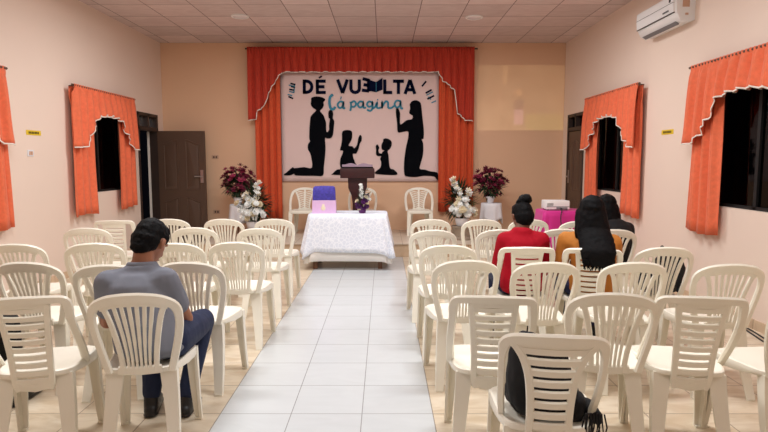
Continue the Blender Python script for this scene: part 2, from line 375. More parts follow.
def side_curtains(side, c, hw, name_at, m=M['curtain'], seed=0):
    P = (lambda s, d, z: (XL + d, s, z)) if side == 'left' else (lambda s, d, z: (XR - d, s, z))
    t = thing('window_curtain', 'orange curtain pair with stepped white-edged valance %s' % name_at, 'curtain', P(c, 0, 1.0), 0)
    base = Vector(t.location)
    Pl = lambda s, d, z: tuple(Vector(P(s, d, z)) - base)
    def edge(s):
        u = abs(s - c) / hw
        if u > 0.78: z = 1.59 + 0.05 * (1 - u)
        elif u > 0.42:
            q = (0.78 - u) / 0.36; st = 5; qq = q * st; k = math.floor(qq); fr = qq - k
            z = 1.60 + 0.34 * ((k + max(0, (fr - 0.66) / 0.34)) / st) + 0.02 * fr * (1 - max(0, (fr - .66) / .34))
        else: z = 1.95 + 0.08 * math.sqrt(max(0, 1 - (u / 0.42) ** 2)) + .012 * math.sin(s * 42)
        return z
    bm = bmesh.new(); pts = sheet(bm, Pl, c - hw, c + hw, 2.36, edge, 0.115, 0.034, 0.155, 0.03, nz=14, seed=seed, spread=0.05)
    v = solid(obj('valance', bm, m, t, recalc=False)); v['label'] = 'valance with a stepped arch'
    bm = bmesh.new(); trim_ribbon(bm, pts, Pl, 0.015); solid(obj('hem_trim', bm, M['trimw'], v, recalc=False), .004)
    bm = bmesh.new(); box(bm, [min(Pl(c - hw, .05, 2.375)[i], Pl(c + hw, .13, 2.40)[i]) for i in range(3)], [max(Pl(c - hw, .05, 2.355)[i], Pl(c + hw, .13, 2.395)[i]) for i in range(3)])
    bm.free()
    bm = bmesh.new(); tube(bm, [Pl(c - hw - .03, .11, 2.345), Pl(c + hw + .03, .11, 2.345)], .013)
    for e in (-1, 1): tube(bm, [Pl(c + e * (hw - .1), .11, 2.345), Pl(c + e * (hw - .1), 0.0, 2.345)], .01)
    obj('curtain_rod', bm, M['door'], t)
    # side returns and hanging panels
    for e in (-1, 1):
        a, b = sorted((c + e * (hw + .01), c + e * (hw - 0.48)))
        bm = bmesh.new(); sheet(bm, Pl, a, b, 2.33, lambda s: 0.735 + 0.015 * math.sin(s * 9), 0.065, 0.036, 0.15, 0.01, nz=14, seed=seed + 2 + e, spread=.12)
        solid(obj('curtain_panel', bm, m, t, recalc=False))
    return t
side_curtains('left', 7.77, 0.83, 'on the left wall beside the open door', seed=1)
side_curtains('left', 4.84, 0.86, 'cut off by the left edge of the photo', seed=11)
side_curtains('right', 7.72, 0.88, 'on the right wall beside the closed door', seed=21)
side_curtains('right', 4.80, 0.88, 'on the right wall nearest the camera', seed=31)
# stage curtain on the back wall
PB = lambda s, d, z: (s, YB - d, z)
t = thing('stage_curtain', 'large red-orange pleated curtain framing the banner on the back wall', 'curtain', (-0.4, YB, SZ))
base = Vector(t.location); Pl = lambda s, d, z: tuple(Vector(PB(s, d, z)) - base)
def bedge(s):
    # swag profile measured from the photo
    kp = [(-2.36, 2.11), (-2.20, 2.13), (-2.17, 2.28), (-2.03, 2.38), (-1.99, 2.56), (-1.84, 2.80), (-1.74, 2.93), (0.92, 2.93), (1.02, 2.78), (1.22, 2.62), (1.245, 2.26), (1.38, 2.13), (1.60, 2.09)]
    if s <= kp[0][0]: return kp[0][1]
    for (a, za), (b, zb) in zip(kp[:-1], kp[1:]):
        if s <= b: return za + (zb - za) * (s - a) / (b - a) + 0.006 * math.sin(s * 30)
    return kp[-1][1]
bm = bmesh.new(); pts = sheet(bm, Pl, -2.33, 1.54, 3.355, bedge, 0.19, 0.036, 0.13, 0.014, nz=14, seed=41, gather=0.2)
v = solid(obj('valance', bm, M['curtain_red'], t, recalc=False))
bm = bmesh.new(); trim_ribbon(bm, pts, Pl, 0.015); solid(obj('hem_trim', bm, M['trimw'], v, recalc=False), .004)
for a, b, zb in ((-2.24, -1.80, 0.42), (0.95, 1.56, 0.52)):
    bm = bmesh.new(); sheet(bm, Pl, a, b, 3.30, lambda s: zb + .01 * math.sin(s * 8), 0.085, 0.045, 0.125, 0.0, nz=14, seed=int(50 + a))
    solid(obj('curtain_panel', bm, M['curtain_dim'], t, recalc=False))
bm = bmesh.new(); tube(bm, [Pl(-2.37, .15, 3.33), Pl(1.60, .15, 3.33)], .014)
for e in (-2.2, 1.4): tube(bm, [Pl(e, .15, 3.33), Pl(e, 0, 3.33)], .01)
obj('curtain_rod', bm, M['door_dark'], t)

# ------------------------------------------------------------------ banner
def bx_(px): return -1.79 + (px - 281) * (2.75 / 157)
def bz_(py): return 2.95 - (py - 73) * (1.88 / 108)
BY = YB - 0.03
tb = thing('banner', 'white cloth banner with black kneeling family and painted slogan', 'banner', (bx_(360), BY, bz_(127)))
bo = Vector(tb.location)
bm = bmesh.new()
nx, nzz = 30, 20; gv = []
for i in range(nx + 1):
    for k in range(nzz + 1):
        x = bx_(280.5 + 158 * i / nx); z = bz_(70 + 111.5 * k / nzz)
        gv.append(bm.verts.new(Vector((x, BY + 0.006 * noise.noise(Vector((x * 2, z * 2, 0))), z)) - bo))
for i in range(nx):
    for k in range(nzz):
        a = i * (nzz + 1) + k; bm.faces.new((gv[a], gv[a + nzz + 1], gv[a + nzz + 2], gv[a + 1]))
solid(obj('cloth', bm, M['banner'], tb, recalc=False), .006)
def cutout(name, pts, m, label=None, off=0.014, th=0.003):
    bm = bmesh.new()
    a = [bm.verts.new(Vector((bx_(x), BY - off, bz_(y))) - bo) for x, y in pts]
    f = bm.faces.new(a); r = bmesh.ops.extrude_face_region(bm, geom=[f])
    for v_ in [e for e in r['geom'] if isinstance(e, bmesh.types.BMVert)]: v_.co.y -= th
    bmesh.ops.triangulate(bm, faces=[f for f in bm.faces if len(f.verts) > 4])
    o = obj(name, bm, m, tb)
    if label: o['label'] = label
    return o
def sm(pts, n=3):
    q = [Vector((x, y, 0)) for x, y in pts]; q.append(q[0]); return [(v.x, v.y) for v in spline(q, n)[:-1]]
man = [(148,40),(150,28),(175,22),(205,28),(215,38),(206,50),(208,62),(203,75),(195,84),(190,92),(205,110),(213,130),(218,150),(218,180),(222,192),(232,180),(232,160),(236,130),(230,122),(230,95),(238,86),(248,90),(252,105),(250,125),(257,140),(254,175),(250,205),(240,220),(222,222),(212,220),(214,260),(212,300),(205,360),(200,400),(160,402),(70,400),(62,392),(40,400),(10,398),(25,385),(55,360),(62,365),(110,360),(148,362),(142,300),(130,275),(130,250),(140,235),(136,215),(142,130),(150,110),(168,92),(170,85),(155,75),(146,60)]
girl = [(112,95),(120,75),(150,68),(178,75),(184,95),(182,125),(172,150),(162,165),(160,178),(185,182),(198,195),(215,175),(222,150),(226,125),(238,102),(250,115),(248,145),(238,160),(225,205),(210,232),(188,232),(190,260),(198,280),(205,300),(228,330),(230,380),(120,382),(40,380),(45,372),(75,345),(110,340),(98,320),(100,270),(115,235),(118,212),(98,208),(105,180),(112,140)]
boy = [(400,132),(415,126),(440,132),(458,150),(456,180),(445,200),(430,215),(436,240),(440,290),(448,335),(475,345),(500,378),(440,382),(345,374),(350,355),(380,330),(385,290),(378,270),(385,250),(365,250),(350,240),(350,205),(348,180),(358,168),(368,180),(372,195),(366,210),(372,228),(388,232),(395,220),(408,210),(392,205),(387,185),(390,165),(398,150)]
woman = [(90,60),(100,45),(120,40),(138,48),(145,65),(150,110),(158,180),(157,222),(148,225),(156,250),(155,300),(145,340),(140,368),(165,372),(190,380),(222,385),(230,400),(232,425),(222,420),(208,405),(160,402),(120,408),(80,405),(66,395),(64,340),(72,270),(82,225),(84,190),(60,190),(34,192),(30,150),(24,100),(26,78),(36,80),(44,100),(44,120),(46,155),(75,135),(100,130),(105,115),(96,108),(88,100),(92,80)]
cutout('silhouette', sm([(280 + x / 4.8, 92 + y / 4.8) for x, y in man]), M['paint_black'], 'black silhouette of a kneeling man')
cutout('silhouette', sm([(325 + x / 6.96, 120 + y / 6.96) for x, y in girl]), M['paint_black'], 'black silhouette of a kneeling girl')
cutout('silhouette', sm([(325 + x / 6.96, 120 + y / 6.96) for x, y in boy]), M['paint_black'], 'black silhouette of a kneeling boy')
cutout('silhouette', sm([(390 + x / 4.8, 92 + y / 4.8) for x, y in woman]), M['paint_black'], 'black silhouette of a kneeling woman')
def strokes(name, polys, w, m, off=0.014, label=None, ox=280, oy=70, sc=4.8):
    bm = bmesh.new()
    for pl in polys:
        ww = w
        if isinstance(pl[0], (int, float)): ww, pl = pl[0], pl[1]
        P2 = [Vector((bx_(ox + x / sc), 0, bz_(oy + y / sc))) for x, y in pl]
        wd = ww / sc * (2.75 / 157) / 2
        L, Rr = [], []
        for i, p in enumerate(P2):
            d1 = (P2[i] - P2[i - 1]).normalized() if i else None
            d2 = (P2[i + 1] - P2[i]).normalized() if i < len(P2) - 1 else None
            d = ((d1 or d2) + (d2 or d1))
            d = d.normalized() if d.length > 1e-4 else (d2 or d1)
            nrm = Vector((-d.z, 0, d.x)); k = 1.0
            if d1 and d2: k = 1 / max(0.5, math.cos(d1.angle(d2, 0) / 2))
            L.append(p + nrm * wd * k); Rr.append(p - nrm * wd * k)
        for i in range(len(P2) - 1):
            q = [L[i], L[i + 1], Rr[i + 1], Rr[i]]
            vf = [bm.verts.new(Vector((v_.x, BY - off - .003, v_.z)) - bo) for v_ in q]; vb = [bm.verts.new(Vector((v_.x, BY - off, v_.z)) - bo) for v_ in q]
            bm.faces.new(vf)
            for j in range(4): bm.faces.new((vf[j], vf[(j + 1) % 4], vb[(j + 1) % 4], vb[j]))
    o = obj(name, bm, m, tb)
    if label: o['label'] = label
    return o
T, Bm = 50, 114
arcs = lambda cx, cy, rx, ry, a0, a1, n=8: [(cx + rx * math.cos(R(a0 + (a1 - a0) * i / n)), cy - ry * math.sin(R(a0 + (a1 - a0) * i / n))) for i in range(n + 1)]
LT = {
 'D': [[(116, 48), (116, 116)], [(110, 56)] + arcs(128, 82, 24, 26, 90, -90) + [(110, 108)]],
 'E_acute': [[(178, 48), (178, 116)], [(172, 56), (218, 56)], [(172, 82), (212, 82)], [(172, 109), (218, 109)], [8, [(186, 41), (200, 32)]]],
 'V': [[(275, 48), (298, 112)], [(321, 48), (298, 112)]],
 'U': [[(338, 48), (338, 92)] + arcs(358, 92, 20, 17, 180, 360, 6) + [(378, 92), (378, 48)]],
 'E_reversed': [[(422, 46), (422, 104)], [(394, 44), (424, 52)], [(398, 72), (424, 76)], [(390, 98), (424, 102)]],
 'L': [[(499, 48), (499, 116)], [(493, 109), (534, 109)]],
 'T': [[(538, 56), (590, 56)], [(564, 50), (564, 116)]],
 'A': [[(596, 116), (619, 50)], [(642, 116), (619, 50)], [(605, 96), (634, 96)]],
}
for k, v_ in LT.items(): strokes('letter', v_, 15, M['navy_ink'], label='painted navy letter')
cutout('painted_book', [(280 + x / 4.8, 70 + y / 4.8) for x, y in ((428, 50), (458, 60), (488, 40), (488, 96), (458, 108), (428, 102))], M['navy_ink'], 'navy open book painted between the letters')
strokes('painted_book_line', [[(458, 62), (458, 106)]], 2.5, M['teal_ink'], off=0.018)
sc = lambda pts: [(v_.x, v_.y) for v_ in spline([(x, y, 0) for x, y in pts], 5)]
script = [[12, sc([(252, 118), (238, 132), (235, 160), (242, 186), (256, 186), (262, 176)])],
 sc([(302, 156), (286, 152), (274, 166), (282, 182), (296, 176), (302, 158), (300, 182), (310, 182)]), [5, [(288, 142), (292, 128)]],
 sc([(336, 152), (338, 175), (334, 196)]), sc([(338, 158), (352, 150), (362, 162), (354, 176), (340, 176)]),
 sc([(396, 154), (380, 152), (370, 166), (380, 180), (394, 172), (396, 156), (398, 180), (410, 180)]),
 sc([(440, 156), (424, 152), (414, 164), (422, 176), (436, 172), (440, 156), (440, 182), (430, 196), (414, 190)]),
 sc([(440, 186), (452, 178), (462, 158), (462, 180), (474, 182), (480, 178)]), [5, [(464, 146), (466, 140)]],
 sc([(486, 184), (486, 154), (488, 174), (502, 152), (514, 156), (516, 180), (530, 182), (544, 172)]), sc([(486, 184), (486, 160)]),
 sc([(574, 150), (556, 148), (546, 164), (556, 180), (570, 172), (574, 154), (576, 182), (586, 184)])]
for grp in ((0,), (1, 2), (3, 4), (5,), (6,), (7, 8), (9, 10), (11,)): strokes('script_letter', [script[k] for k in grp], 9, M['teal_ink'], label='painted teal handwritten letter')
strokes('painted_marks', [[(50, 66), (74, 72)], [(52, 80), (72, 86)], [(44, 94), (66, 98)], [(40, 128), (62, 138)]], 7, M['navy_ink'])
strokes('painted_marks', [[(42, 74), (66, 80)], [(44, 104), (68, 110)], [(36, 118), (58, 124)], [(70, 68), (66, 110)]], 5, M['teal_ink'])
strokes('painted_marks', [[(676, 80), (696, 56)], [(694, 112), (722, 96)], [(702, 140), (734, 124)]], 8, M['navy_ink'])
strokes('painted_marks', [[(698, 122), (728, 106)], [(722, 158), (744, 148)], [(706, 130), (720, 142)]], 5, M['teal_ink'])

# ------------------------------------------------------------------ chairs
BH = 0.43
BW = [1.0]
def Sf(u, v, fwd=0.0):
    q = v / BH
    u *= BW[0]
    return Vector((u, -0.184 - 0.096 * (max(q, 0) ** 1.3) + (0.0 if q >= 0 else -0.10 * q) + 0.75 * u * u + fwd, 0.425 + v * 0.93))
def bstrip(bm, uv, widths, th=0.016, fw=None):
    uv = [Vector((a, b)) for a, b in uv]; rings = []
    for i, p in enumerate(uv):
        d = (uv[min(i + 1, len(uv) - 1)] - uv[max(i - 1, 0)]).normalized(); nr = Vector((-d.y, d.x)); wd = widths[i] if isinstance(widths, (list, tuple)) else widths
        fo = fw(p) if fw else 0
        a = p + nr * wd / 2; b = p - nr * wd / 2
        A = Sf(a.x, a.y, fo); B = Sf(b.x, b.y, fo); c_ = (A + B) / 2; W = (A - B) / 2
        e1 = Sf(p.x, p.y + .01, fo) - Sf(p.x, p.y - .01, fo); e2 = Sf(p.x + .01, p.y, fo) - Sf(p.x - .01, p.y, fo)
        N = e1.cross(e2).normalized() * th / 2
        rings.append([c_ + W, c_ + W * .72 + N, c_ - W * .72 + N, c_ - W, c_ - W * .72 - N, c_ + W * .72 - N])
    loft(bm, rings)
def us(pts, n=4): return [(v_.x, v_.y) for v_ in spline([(a, b, 0) for a, b in pts], n)]
def interp(st, v):
    st = sorted(st, key=lambda a: a[1])
    if v <= st[0][1]: return st[0][0]
    for (a, va), (b, vb) in zip(st[:-1], st[1:]):
        if v <= vb: return a + (b - a) * (v - va) / (vb - va)
    return st[-1][0]
def chair_proto(kind, name, pm):
    t = thing(name, 'x', 'chair')
    BW[0] = {'V': 1.03, 'H': 1.0, 'W': 1.0, 'C': 1.06}[kind]
    # outer loop
    if kind == 'V':
        half = [(-.138, .0), (-.160, .10), (-.179, .20), (-.187, .29), (-.172, .358), (-.115, .396), (-.045, .410)]; top = (0, .412)
        fw = None; bw = lambda p: 0.036 if p.y < .3 else 0.036 + 0.020 * min(1, (p.y - .3) / .1)
    elif kind == 'C':
        half = [(-.190, .0), (-.206, .12), (-.208, .22), (-.196, .30), (-.165, .362), (-.10, .398), (-.04, .410)]; top = (0, .412)
        fw = lambda p: 0.18 * max(0, 1 - p.y / .30) ** 1.4; bw = lambda p: 0.038 if p.y < .3 else 0.046
    elif kind == 'W':
        half = [(-.165, .0), (-.174, .12), (-.178, .24), (-.178, .33), (-.168, .385), (-.135, .404), (-.06, .408)]; top = (0, .410)
        fw = lambda p: 0.10 * max(0, 1 - p.y / .28) ** 1.5; bw = lambda p: 0.027 if p.y < .33 else 0.027 + .019 * min(1, (p.y - .33) / .05)
    else:
        half = [(-.186, .0), (-.190, .10), (-.188, .20), (-.182, .30), (-.178, .375), (-.166, .401), (-.13, .408), (-.06, .412)]; top = (0, .414)
        fw = lambda p: 0.15 * max(0, 1 - p.y / .32) ** 1.4; bw = lambda p: 0.038 if p.y < .33 else 0.044
    pth = us(half + [top] + [(-a, b) for a, b in reversed(half)], 4)
    bm = bmesh.new(); bstrip(bm, pth, [bw(Vector(p)) for p in pth], .022, fw)
    obj('back_frame', bm, pm, t)
    # panel
    bm = bmesh.new()
    if kind == 'V':
        st = [(.074, 0), (.075, .06), (.082, .13), (.095, .22), (.113, .31), (.134, .375)]
        for s in (-1, 1): bstrip(bm, us([(s * a, b) for a, b in st]), .026)
        for i in range(6):
            q = (i - 2.5) / 2.5
            bstrip(bm, us([(q * .046, .02), (q * .049, .10), (q * .058, .2), (q * .075, .32), (q * .086, .39)], 3), [.0135] * 5 + [.016] * 3 + [.019] * 5, .012)
        bstrip(bm, us([(-.145, .358), (-.08, .378), (0, .383), (.08, .378), (.145, .358)]), .036)
        bstrip(bm, [(-.095, .014), (0, .010), (.095, .014)], .05)
    elif kind == 'C':
        st = [(.075, 0), (.078, .08), (.09, .18), (.115, .28), (.15, .37)]
        for s in (-1, 1): bstrip(bm, us([(s * a, b) for a, b in st]), .024)
        bstrip(bm, [(0, 0), (0, .2), (0, .40)], .03)
        for i in range(9):
            v = .05 + i * .037
            for s in (-1, 1):
                uo = interp(st, v + .03)
                bstrip(bm, [(0, v - .012), (s * uo * .5, v + .006), (s * uo, v + .03)], .019, .012)
        bstrip(bm, us([(-.17, .372), (-.08, .392), (0, .396), (.08, .392), (.17, .372)]), .03)
        bstrip(bm, [(-.095, .015), (0, .012), (.095, .015)], .05)
    else:
        if kind == 'W': st = [(.072, -.02), (.070, .06), (.074, .16), (.084, .25), (.104, .32), (.128, .365), (.145, .385)]; ns = 9
        else: st = [(.066, -.075), (.077, -.03), (.080, .10), (.085, .20), (.092, .30), (.100, .39)]; ns = 10
        for s in (-1, 1): bstrip(bm, us([(s * a, b) for a, b in st]), .030)
        v0, v1 = -.022, .36
        for i in range(ns):
            v = v0 + (v1 - v0) * i / (ns - 1); uo = interp(st, v)
            bstrip(bm, [(-uo, v), (-uo * .5, v - .003), (0, v - .004), (uo * .5, v - .003), (uo, v)], (v1 - v0) / (ns - 1) - .0115, .014)
        bstrip(bm, [(-interp(st, .395), .385), (0, .390), (interp(st, .395), .385)], .045)
        bstrip(bm, [(-.078, -.045), (0, -.062), (.078, -.045)], .055)
    obj('backrest', bm, pm, t)
    # seat
    bm = bmesh.new(); n = 40
    def se(a, s=1.0, z=0.44, dip=True):
        c_, s_ = math.cos(a), math.sin(a); p = 2 / 5.0
        x = math.copysign(abs(c_) ** p, c_); y = math.copysign(abs(s_) ** p, s_)
        hw_ = 0.166 + 0.050 * (y * .5 + .5)
        return Vector((x * hw_ * s, 0.012 + y * 0.192 * s, z))
    rings = []
    for s, z in ((.02, .425), (.35, .426), (.65, .430), (.85, .438), (.94, .444), (.985, .440), (1.0, .428), (1.0, .395), (.985, .39), (.96, .41), (.5, .412), (.02, .412)):
        rg = [se(2 * PI * k / n, s, z) for k in range(n)]
        if z < .42:
            for p in rg: p.z += .028 * max(0, min(1, (.05 - p.y) / .2)) * (1 if s > .9 else .3)
        rings.append(rg)
    loft(bm, rings); obj('seat', bm, pm, t)
    # legs: tapered angle sections
    for sx in (-1, 1):
        for fr in (1, 0):
            bm = bmesh.new()
            tp = Vector((sx * (.204 if fr else .160), .188 if fr else -.155, .425)); bt = Vector((sx * (.212 if fr else .182), .225 if fr else -.262, 0))
            sy = 1 if fr else -1; rings = []
            for k in range(7):
                q = k / 6; p = tp.lerp(bt, q)
                p.y += (0.012 if fr else 0.02) * math.sin(q * PI) * -sy * .8
                a = (.066 if fr else .078) * (1 - q) + (.040 if fr else .046) * q; b = .050 * (1 - q) + .036 * q; w_ = .014
                sec = [(0, 0), (-a, 0), (-a, -w_), (-w_ * 1.6, -w_ * 1.1), (-w_, -b), (0, -b)]
                rings.append([Vector((p.x + sx * x, p.y + sy * y, p.z)) for x, y in sec])
            loft(bm, rings); 
            # foot cap
            e = .040; c2 = bt + Vector((-sx * e / 2, -sy * .018, 0))
            box(bm, (c2.x - e / 2, c2.y - .018, 0), (c2.x + e / 2, c2.y + .018, .012), .003)
            obj('leg', bm, pm, t)
    return t
protos = {}
used = set()
GL, GR = 'white plastic chairs left of the aisle', 'white plastic chairs right of the aisle'
# key: (kind, X of back top, Y of back top, rotation deg, label, group)
L_, R_ = 'left of the aisle', 'right of the aisle'
CH = [
 ('V', -1.06, 5.47, 2, 'cream plastic chair on the aisle in the foremost row, left block, nearest the lace table', GL),
 ('V', -1.55, 5.47, 2, 'cream plastic chair second from the aisle in the foremost left row, below the white flowers', GL),
 ('V', -2.07, 5.47, 3, 'cream slatted plastic chair in front of the open brown door, foremost left row', GL),
 ('H', -2.56, 5.38, 8, 'cream plastic chair with horizontal slats in the foremost left row, behind the man\'s head', GL),
 ('V', -1.04, 4.72, 2, 'cream plastic chair on the aisle in the second left row from the stage', GL),
 ('V', -1.60, 4.77, 3, 'cream plastic chair just right of the seated man\'s head, second left row from the stage', GL),
 ('V', -2.49, 4.74, 8, 'cream plastic chair below the left window curtain, second left row from the stage', GL),
 ('V', -1.03, 3.91, 2, 'cream plastic chair on the aisle in the middle row of the left block', GL),
 ('V', -1.43, 3.86, 3, 'cream plastic chair beside the man\'s face, middle row of the left block', GL),
 ('V', -1.985, 3.86, 12, 'cream plastic chair left of the man\'s shoulder, middle row of the left block', GL),
 ('V', -2.50, 3.82, 6, 'cream plastic chair against the left wall in the middle row', GL),
 ('V', -1.09, 3.13, -2, 'cream plastic chair just ahead of the man\'s knee, beside the aisle, white empty seat', GL),
 ('V', -1.50, 3.05, 6, 'cream plastic chair directly in front of the man in grey, mostly hidden by him', GL),
 ('V', -1.995, 3.13, 0, 'greyish shaded plastic chair directly ahead of the near-left slatted chair', GL),
 ('V', -1.07, 2.38, 9, 'cream plastic chair the man in the grey polo sits on', GL),
 ('H', -1.51, 2.33, 14, 'empty cream plastic chair with horizontal slats at the near left corner', GL),
 ('V', -2.13, 2.35, 4, 'plastic chair under the dark-clothed person cut off at the left edge', GL),
 ('V', .45, 5.44, 0, 'cream plastic chair on the aisle of the foremost right row, below the stage chair', GR),
 ('V', .94, 5.43, 0, 'cream plastic chair in front of the stone pedestal, foremost right row', GR),
 ('V', 1.39, 5.43, 0, 'cream plastic chair hidden by the bun-haired woman\'s head, foremost right row', GR),
 ('V', 1.83, 5.29, 0, 'cream plastic chair close to the magenta table, foremost right row', GR),
 ('V', .40, 4.60, 0, 'cream plastic chair on the aisle in the second right row from the stage', GR),
 ('V', .95, 4.63, 2, 'cream plastic chair directly ahead of the woman in red', GR),
 ('V', 1.47, 4.67, 0, 'cream plastic chair seen between the woman in red and the long-haired woman', GR),
 ('V', 1.88, 4.63, -4, 'cream plastic chair the black-clothed person by the right wall sits on', GR),
 ('V', .43, 3.77, -2, 'cream plastic chair on the aisle left of the woman in red', GR),
 ('H', .94, 3.70, -3, 'cream plastic chair with horizontal slats under the woman in red', GR),
 ('H', 1.345, 3.64, -14, 'cream plastic chair with horizontal slats under the long-haired woman in ochre', GR),
 ('V', 1.84, 3.68, -2, 'cream plastic chair with a black backpack on its seat, by the right wall', GR),
 ('V', .47, 3.19, 2, 'cream plastic chair on the aisle directly ahead of the near one with horizontal slats', GR),
 ('V', .91, 3.13, 2, 'cream plastic chair directly behind the woman in red', GR),
 ('V', 1.40, 3.13, 0, 'cream plastic chair directly behind the long-haired woman', GR),
 ('V', 1.90, 3.07, -3, 'cream plastic chair against the right wall below the near window curtain', GR),
 ('H', .46, 2.35, -6, 'beige-backed chair with horizontal slats beside the aisle, just ahead of the nearest chair', GR),
 ('V', .985, 2.39, -8, 'beige-backed vertical-slatted chair between the two near chairs with horizontal slats', GR),
 ('H', 1.335, 2.34, -9, 'beige-backed chair with horizontal slats near the right edge, empty white seat', GR),
 ('V', 1.82, 2.32, 4, 'plastic chair cut off by the right edge of the photo', GR),
 ('W', .56, 1.82, -8, 'nearest plastic chair, wide horizontal slats, black jacket on its seat', GR),
]
names = {'V': 'plastic_chair', 'H': 'slatted_plastic_chair', 'W': 'wide_slat_plastic_chair', 'C': 'stage_chair'}
def chair_at(kind, x, y, rot, label, group, z=0):
    """x,y: where the top of the back stands"""
    a = R(rot); o = Vector((x, y)) + Vector((-math.sin(a), math.cos(a))) * 0.27
    if kind not in protos:
        t = chair_proto(kind, names[kind], M['plastic']); protos[kind] = t
        t.location = (o.x, o.y, z); t.rotation_euler = (0, 0, a); t['label'] = label; t['group'] = group
    else: t = dup(protos[kind], (o.x, o.y, z), a, label, group)
    return t
chairs = [chair_at(k_, x_ * 1.072, y_ * 1.0526, *r_) for k_, x_, y_, *r_ in CH]
GS = 'plastic chairs on the stage'
for x, lab in ((-1.35, 'cream plastic chair on the stage left of the lectern, facing the room'), (-0.36, 'cream plastic chair on the stage half hidden behind the lectern'), (0.59, 'cream plastic chair on the stage right of the lectern, facing the room')):
    t = chair_at('C', x, 9.60, 180, lab, GS, z=SZ); t.scale = (1.02, 1.0, .93)

# ------------------------------------------------------------------ tables and cloths
def cloth(bm, cx, cy, w_, d_, zt, zb, flare, amp, nwave, seed=0, corner=0.0, n=120, nz=8, rnd=0.04):
    """draped rectangle cloth: flat top, wavy skirt"""
    def ring(ex, z, wav, dropf=0):
        out = []
        for i in range(n):
            a = 2 * PI * i / n; c_, s_ = math.cos(a), math.sin(a); p = 2 / 9.0
            x = math.copysign(abs(c_) ** p, c_); y = math.copysign(abs(s_) ** p, s_)
            l = wav * (math.sin(a * nwave + 2 * noise.noise(Vector((a * 2, seed, 0)))) + .6 * noise.noise(Vector((c_ * 3, s_ * 3, seed))))
            co = abs(c_ * s_) * 2; co = co ** 3
            hx = w_ / 2 + ex + l; hy = d_ / 2 + ex + l
            dz = -dropf * (corner * co + 0.012 * math.sin(a * 5 + seed))
            out.append((cx + x * hx + c_ * co * ex * .5, cy + y * hy + s_ * co * ex * .5, z + dz))
        return out
    rings = [ring(-w_ * .0 - .2 * min(w_, d_), zt, 0), ring(-.01, zt, 0), ring(.004, zt - .008, 0)]
    for k in range(1, nz + 1):
        q = k / nz; rings.append(ring(.006 + flare * q, zt - .008 + (zb - zt) * q, amp * q, q))
    vr = loft(bm, rings, cap=False); bm.faces.new(list(reversed(vr[0])))
t = thing('offering_table', 'wooden table under the white lace cloth before the stage', 'table', (-0.48, 7.62, 0))
bm = bmesh.new(); box(bm, (-.50, -.28, .685), (.50, .28, .712), .004); obj('tabletop', bm, M['wood'], t)
bm = bmesh.new(); box(bm, (-.46, -.25, .61), (.46, -.23, .685)); box(bm, (-.46, .23, .61), (.46, .25, .685)); obj('apron', bm, M['wood'], t)
for sx in (-1, 1):
    for sy in (-1, 1):
        bm = bmesh.new(); box(bm, (sx * .43 - .028, sy * .24 - .028, 0), (sx * .43 + .028, sy * .24 + .028, .685), .003); obj('leg', bm, M['wood'], t)
bm = bmesh.new(); cloth(bm, -.48, 7.62, 1.02, .58, .718, .13, .05, .022, 9, 3, .05); tag(solid(obj('tablecloth', bm, M['cloth_ivory'], recalc=False), .003), 'longer ivory under-cloth showing below the white lace cloth', 'tablecloth')
bm = bmesh.new(); cloth(bm, -.48, 7.62, 1.04, .60, .726, .245, .075, .026, 8, 8, .09); tag(solid(obj('tablecloth', bm, M['lace'], recalc=False), .003), 'white lace top cloth on the table before the stage', 'tablecloth')
ZT = .728
# purple and lilac bag
t = thing('gift_bag', 'boxy bag, blue-violet above and lilac below, on the lace table', 'bag', (-.80, 7.52, ZT), 0.03)
bm = bmesh.new()
loft(bm, [[(x * a, y * b, z) for x, y in ((-1, -1), (1, -1), (1, 1), (-1, 1))] for a, b, z in ((.158, .07, 0), (.158, .07, .006), (.155, .068, .175))]); lb = obj('lower_half', bm, M['lilac'], t); lb['label'] = 'lilac lower half'
bm = bmesh.new()
rings = []
for a, b, z in ((.150, .064, .172), (.150, .066, .18), (.146, .064, .30), (.140, .058, .345), (.125, .045, .358)):
    rings.append([(x * a, y * b, z + (.006 * (1 - x * x * 1) if abs(x) < 1 else 0)) for x, y in ((-1, -1), (-.4, -1), (.4, -1), (1, -1), (1, 1), (.4, 1), (-.4, 1), (-1, 1))])
loft(bm, rings); o = obj('upper_half', bm, M['blue_pat'], t); o['label'] = 'blue-violet patterned upper half'
bm = bmesh.new()
lathe(bm, [(.001, 0), (.022, 0), (.032, .02), (.03, .045), (.018, .06), (.022, .075), (.001, .09)], (-.01, -.066, .04), 14, 1, .3); obj('printed_figure', bm, M['petal_c'], t)

# ------------------------------------------------------------------ flowers
def blossom_mesh(kind, r):
    bm = bmesh.new()
    layers = {'rose': ((6, 1.0, .15), (5, .72, .5), (4, .4, .8)), 'star': ((6, 1.0, .35), (5, .5, .7))}[kind]
    for n, s, lift in layers:
        for i in range(n):
            a = 2 * PI * i / n + s * 2; c_, s_ = math.cos(a), math.sin(a)
            wv = .52 if kind == 'rose' else .28
            tip = Vector((c_ * r * s, s_ * r * s, r * lift + r * .15)); sd = Vector((-s_, c_, 0)) * r * s * wv
            mid = Vector((c_ * r * s * .6, s_ * r * s * .6, r * lift * .7)); b0 = Vector((0, 0, 0))
            v_ = [bm.verts.new(p) for p in (b0, mid - sd, tip - sd * .4, tip + sd * .4, mid + sd, mid + Vector((0, 0, -r * .1)))]
            bm.faces.new((v_[0], v_[1], v_[5])); bm.faces.new((v_[0], v_[5], v_[4])); bm.faces.new((v_[1], v_[2], v_[5])); bm.faces.new((v_[2], v_[3], v_[5])); bm.faces.new((v_[3], v_[4], v_[5]))
    bmesh.ops.create_icosphere(bm, subdivisions=1, radius=r * .3, matrix=Matrix.Translation((0, 0, r * .3)))
    for f in bm.faces: f.smooth = True
    me = bpy.data.meshes.new('blossom'); bm.to_mesh(me); bm.free(); return me
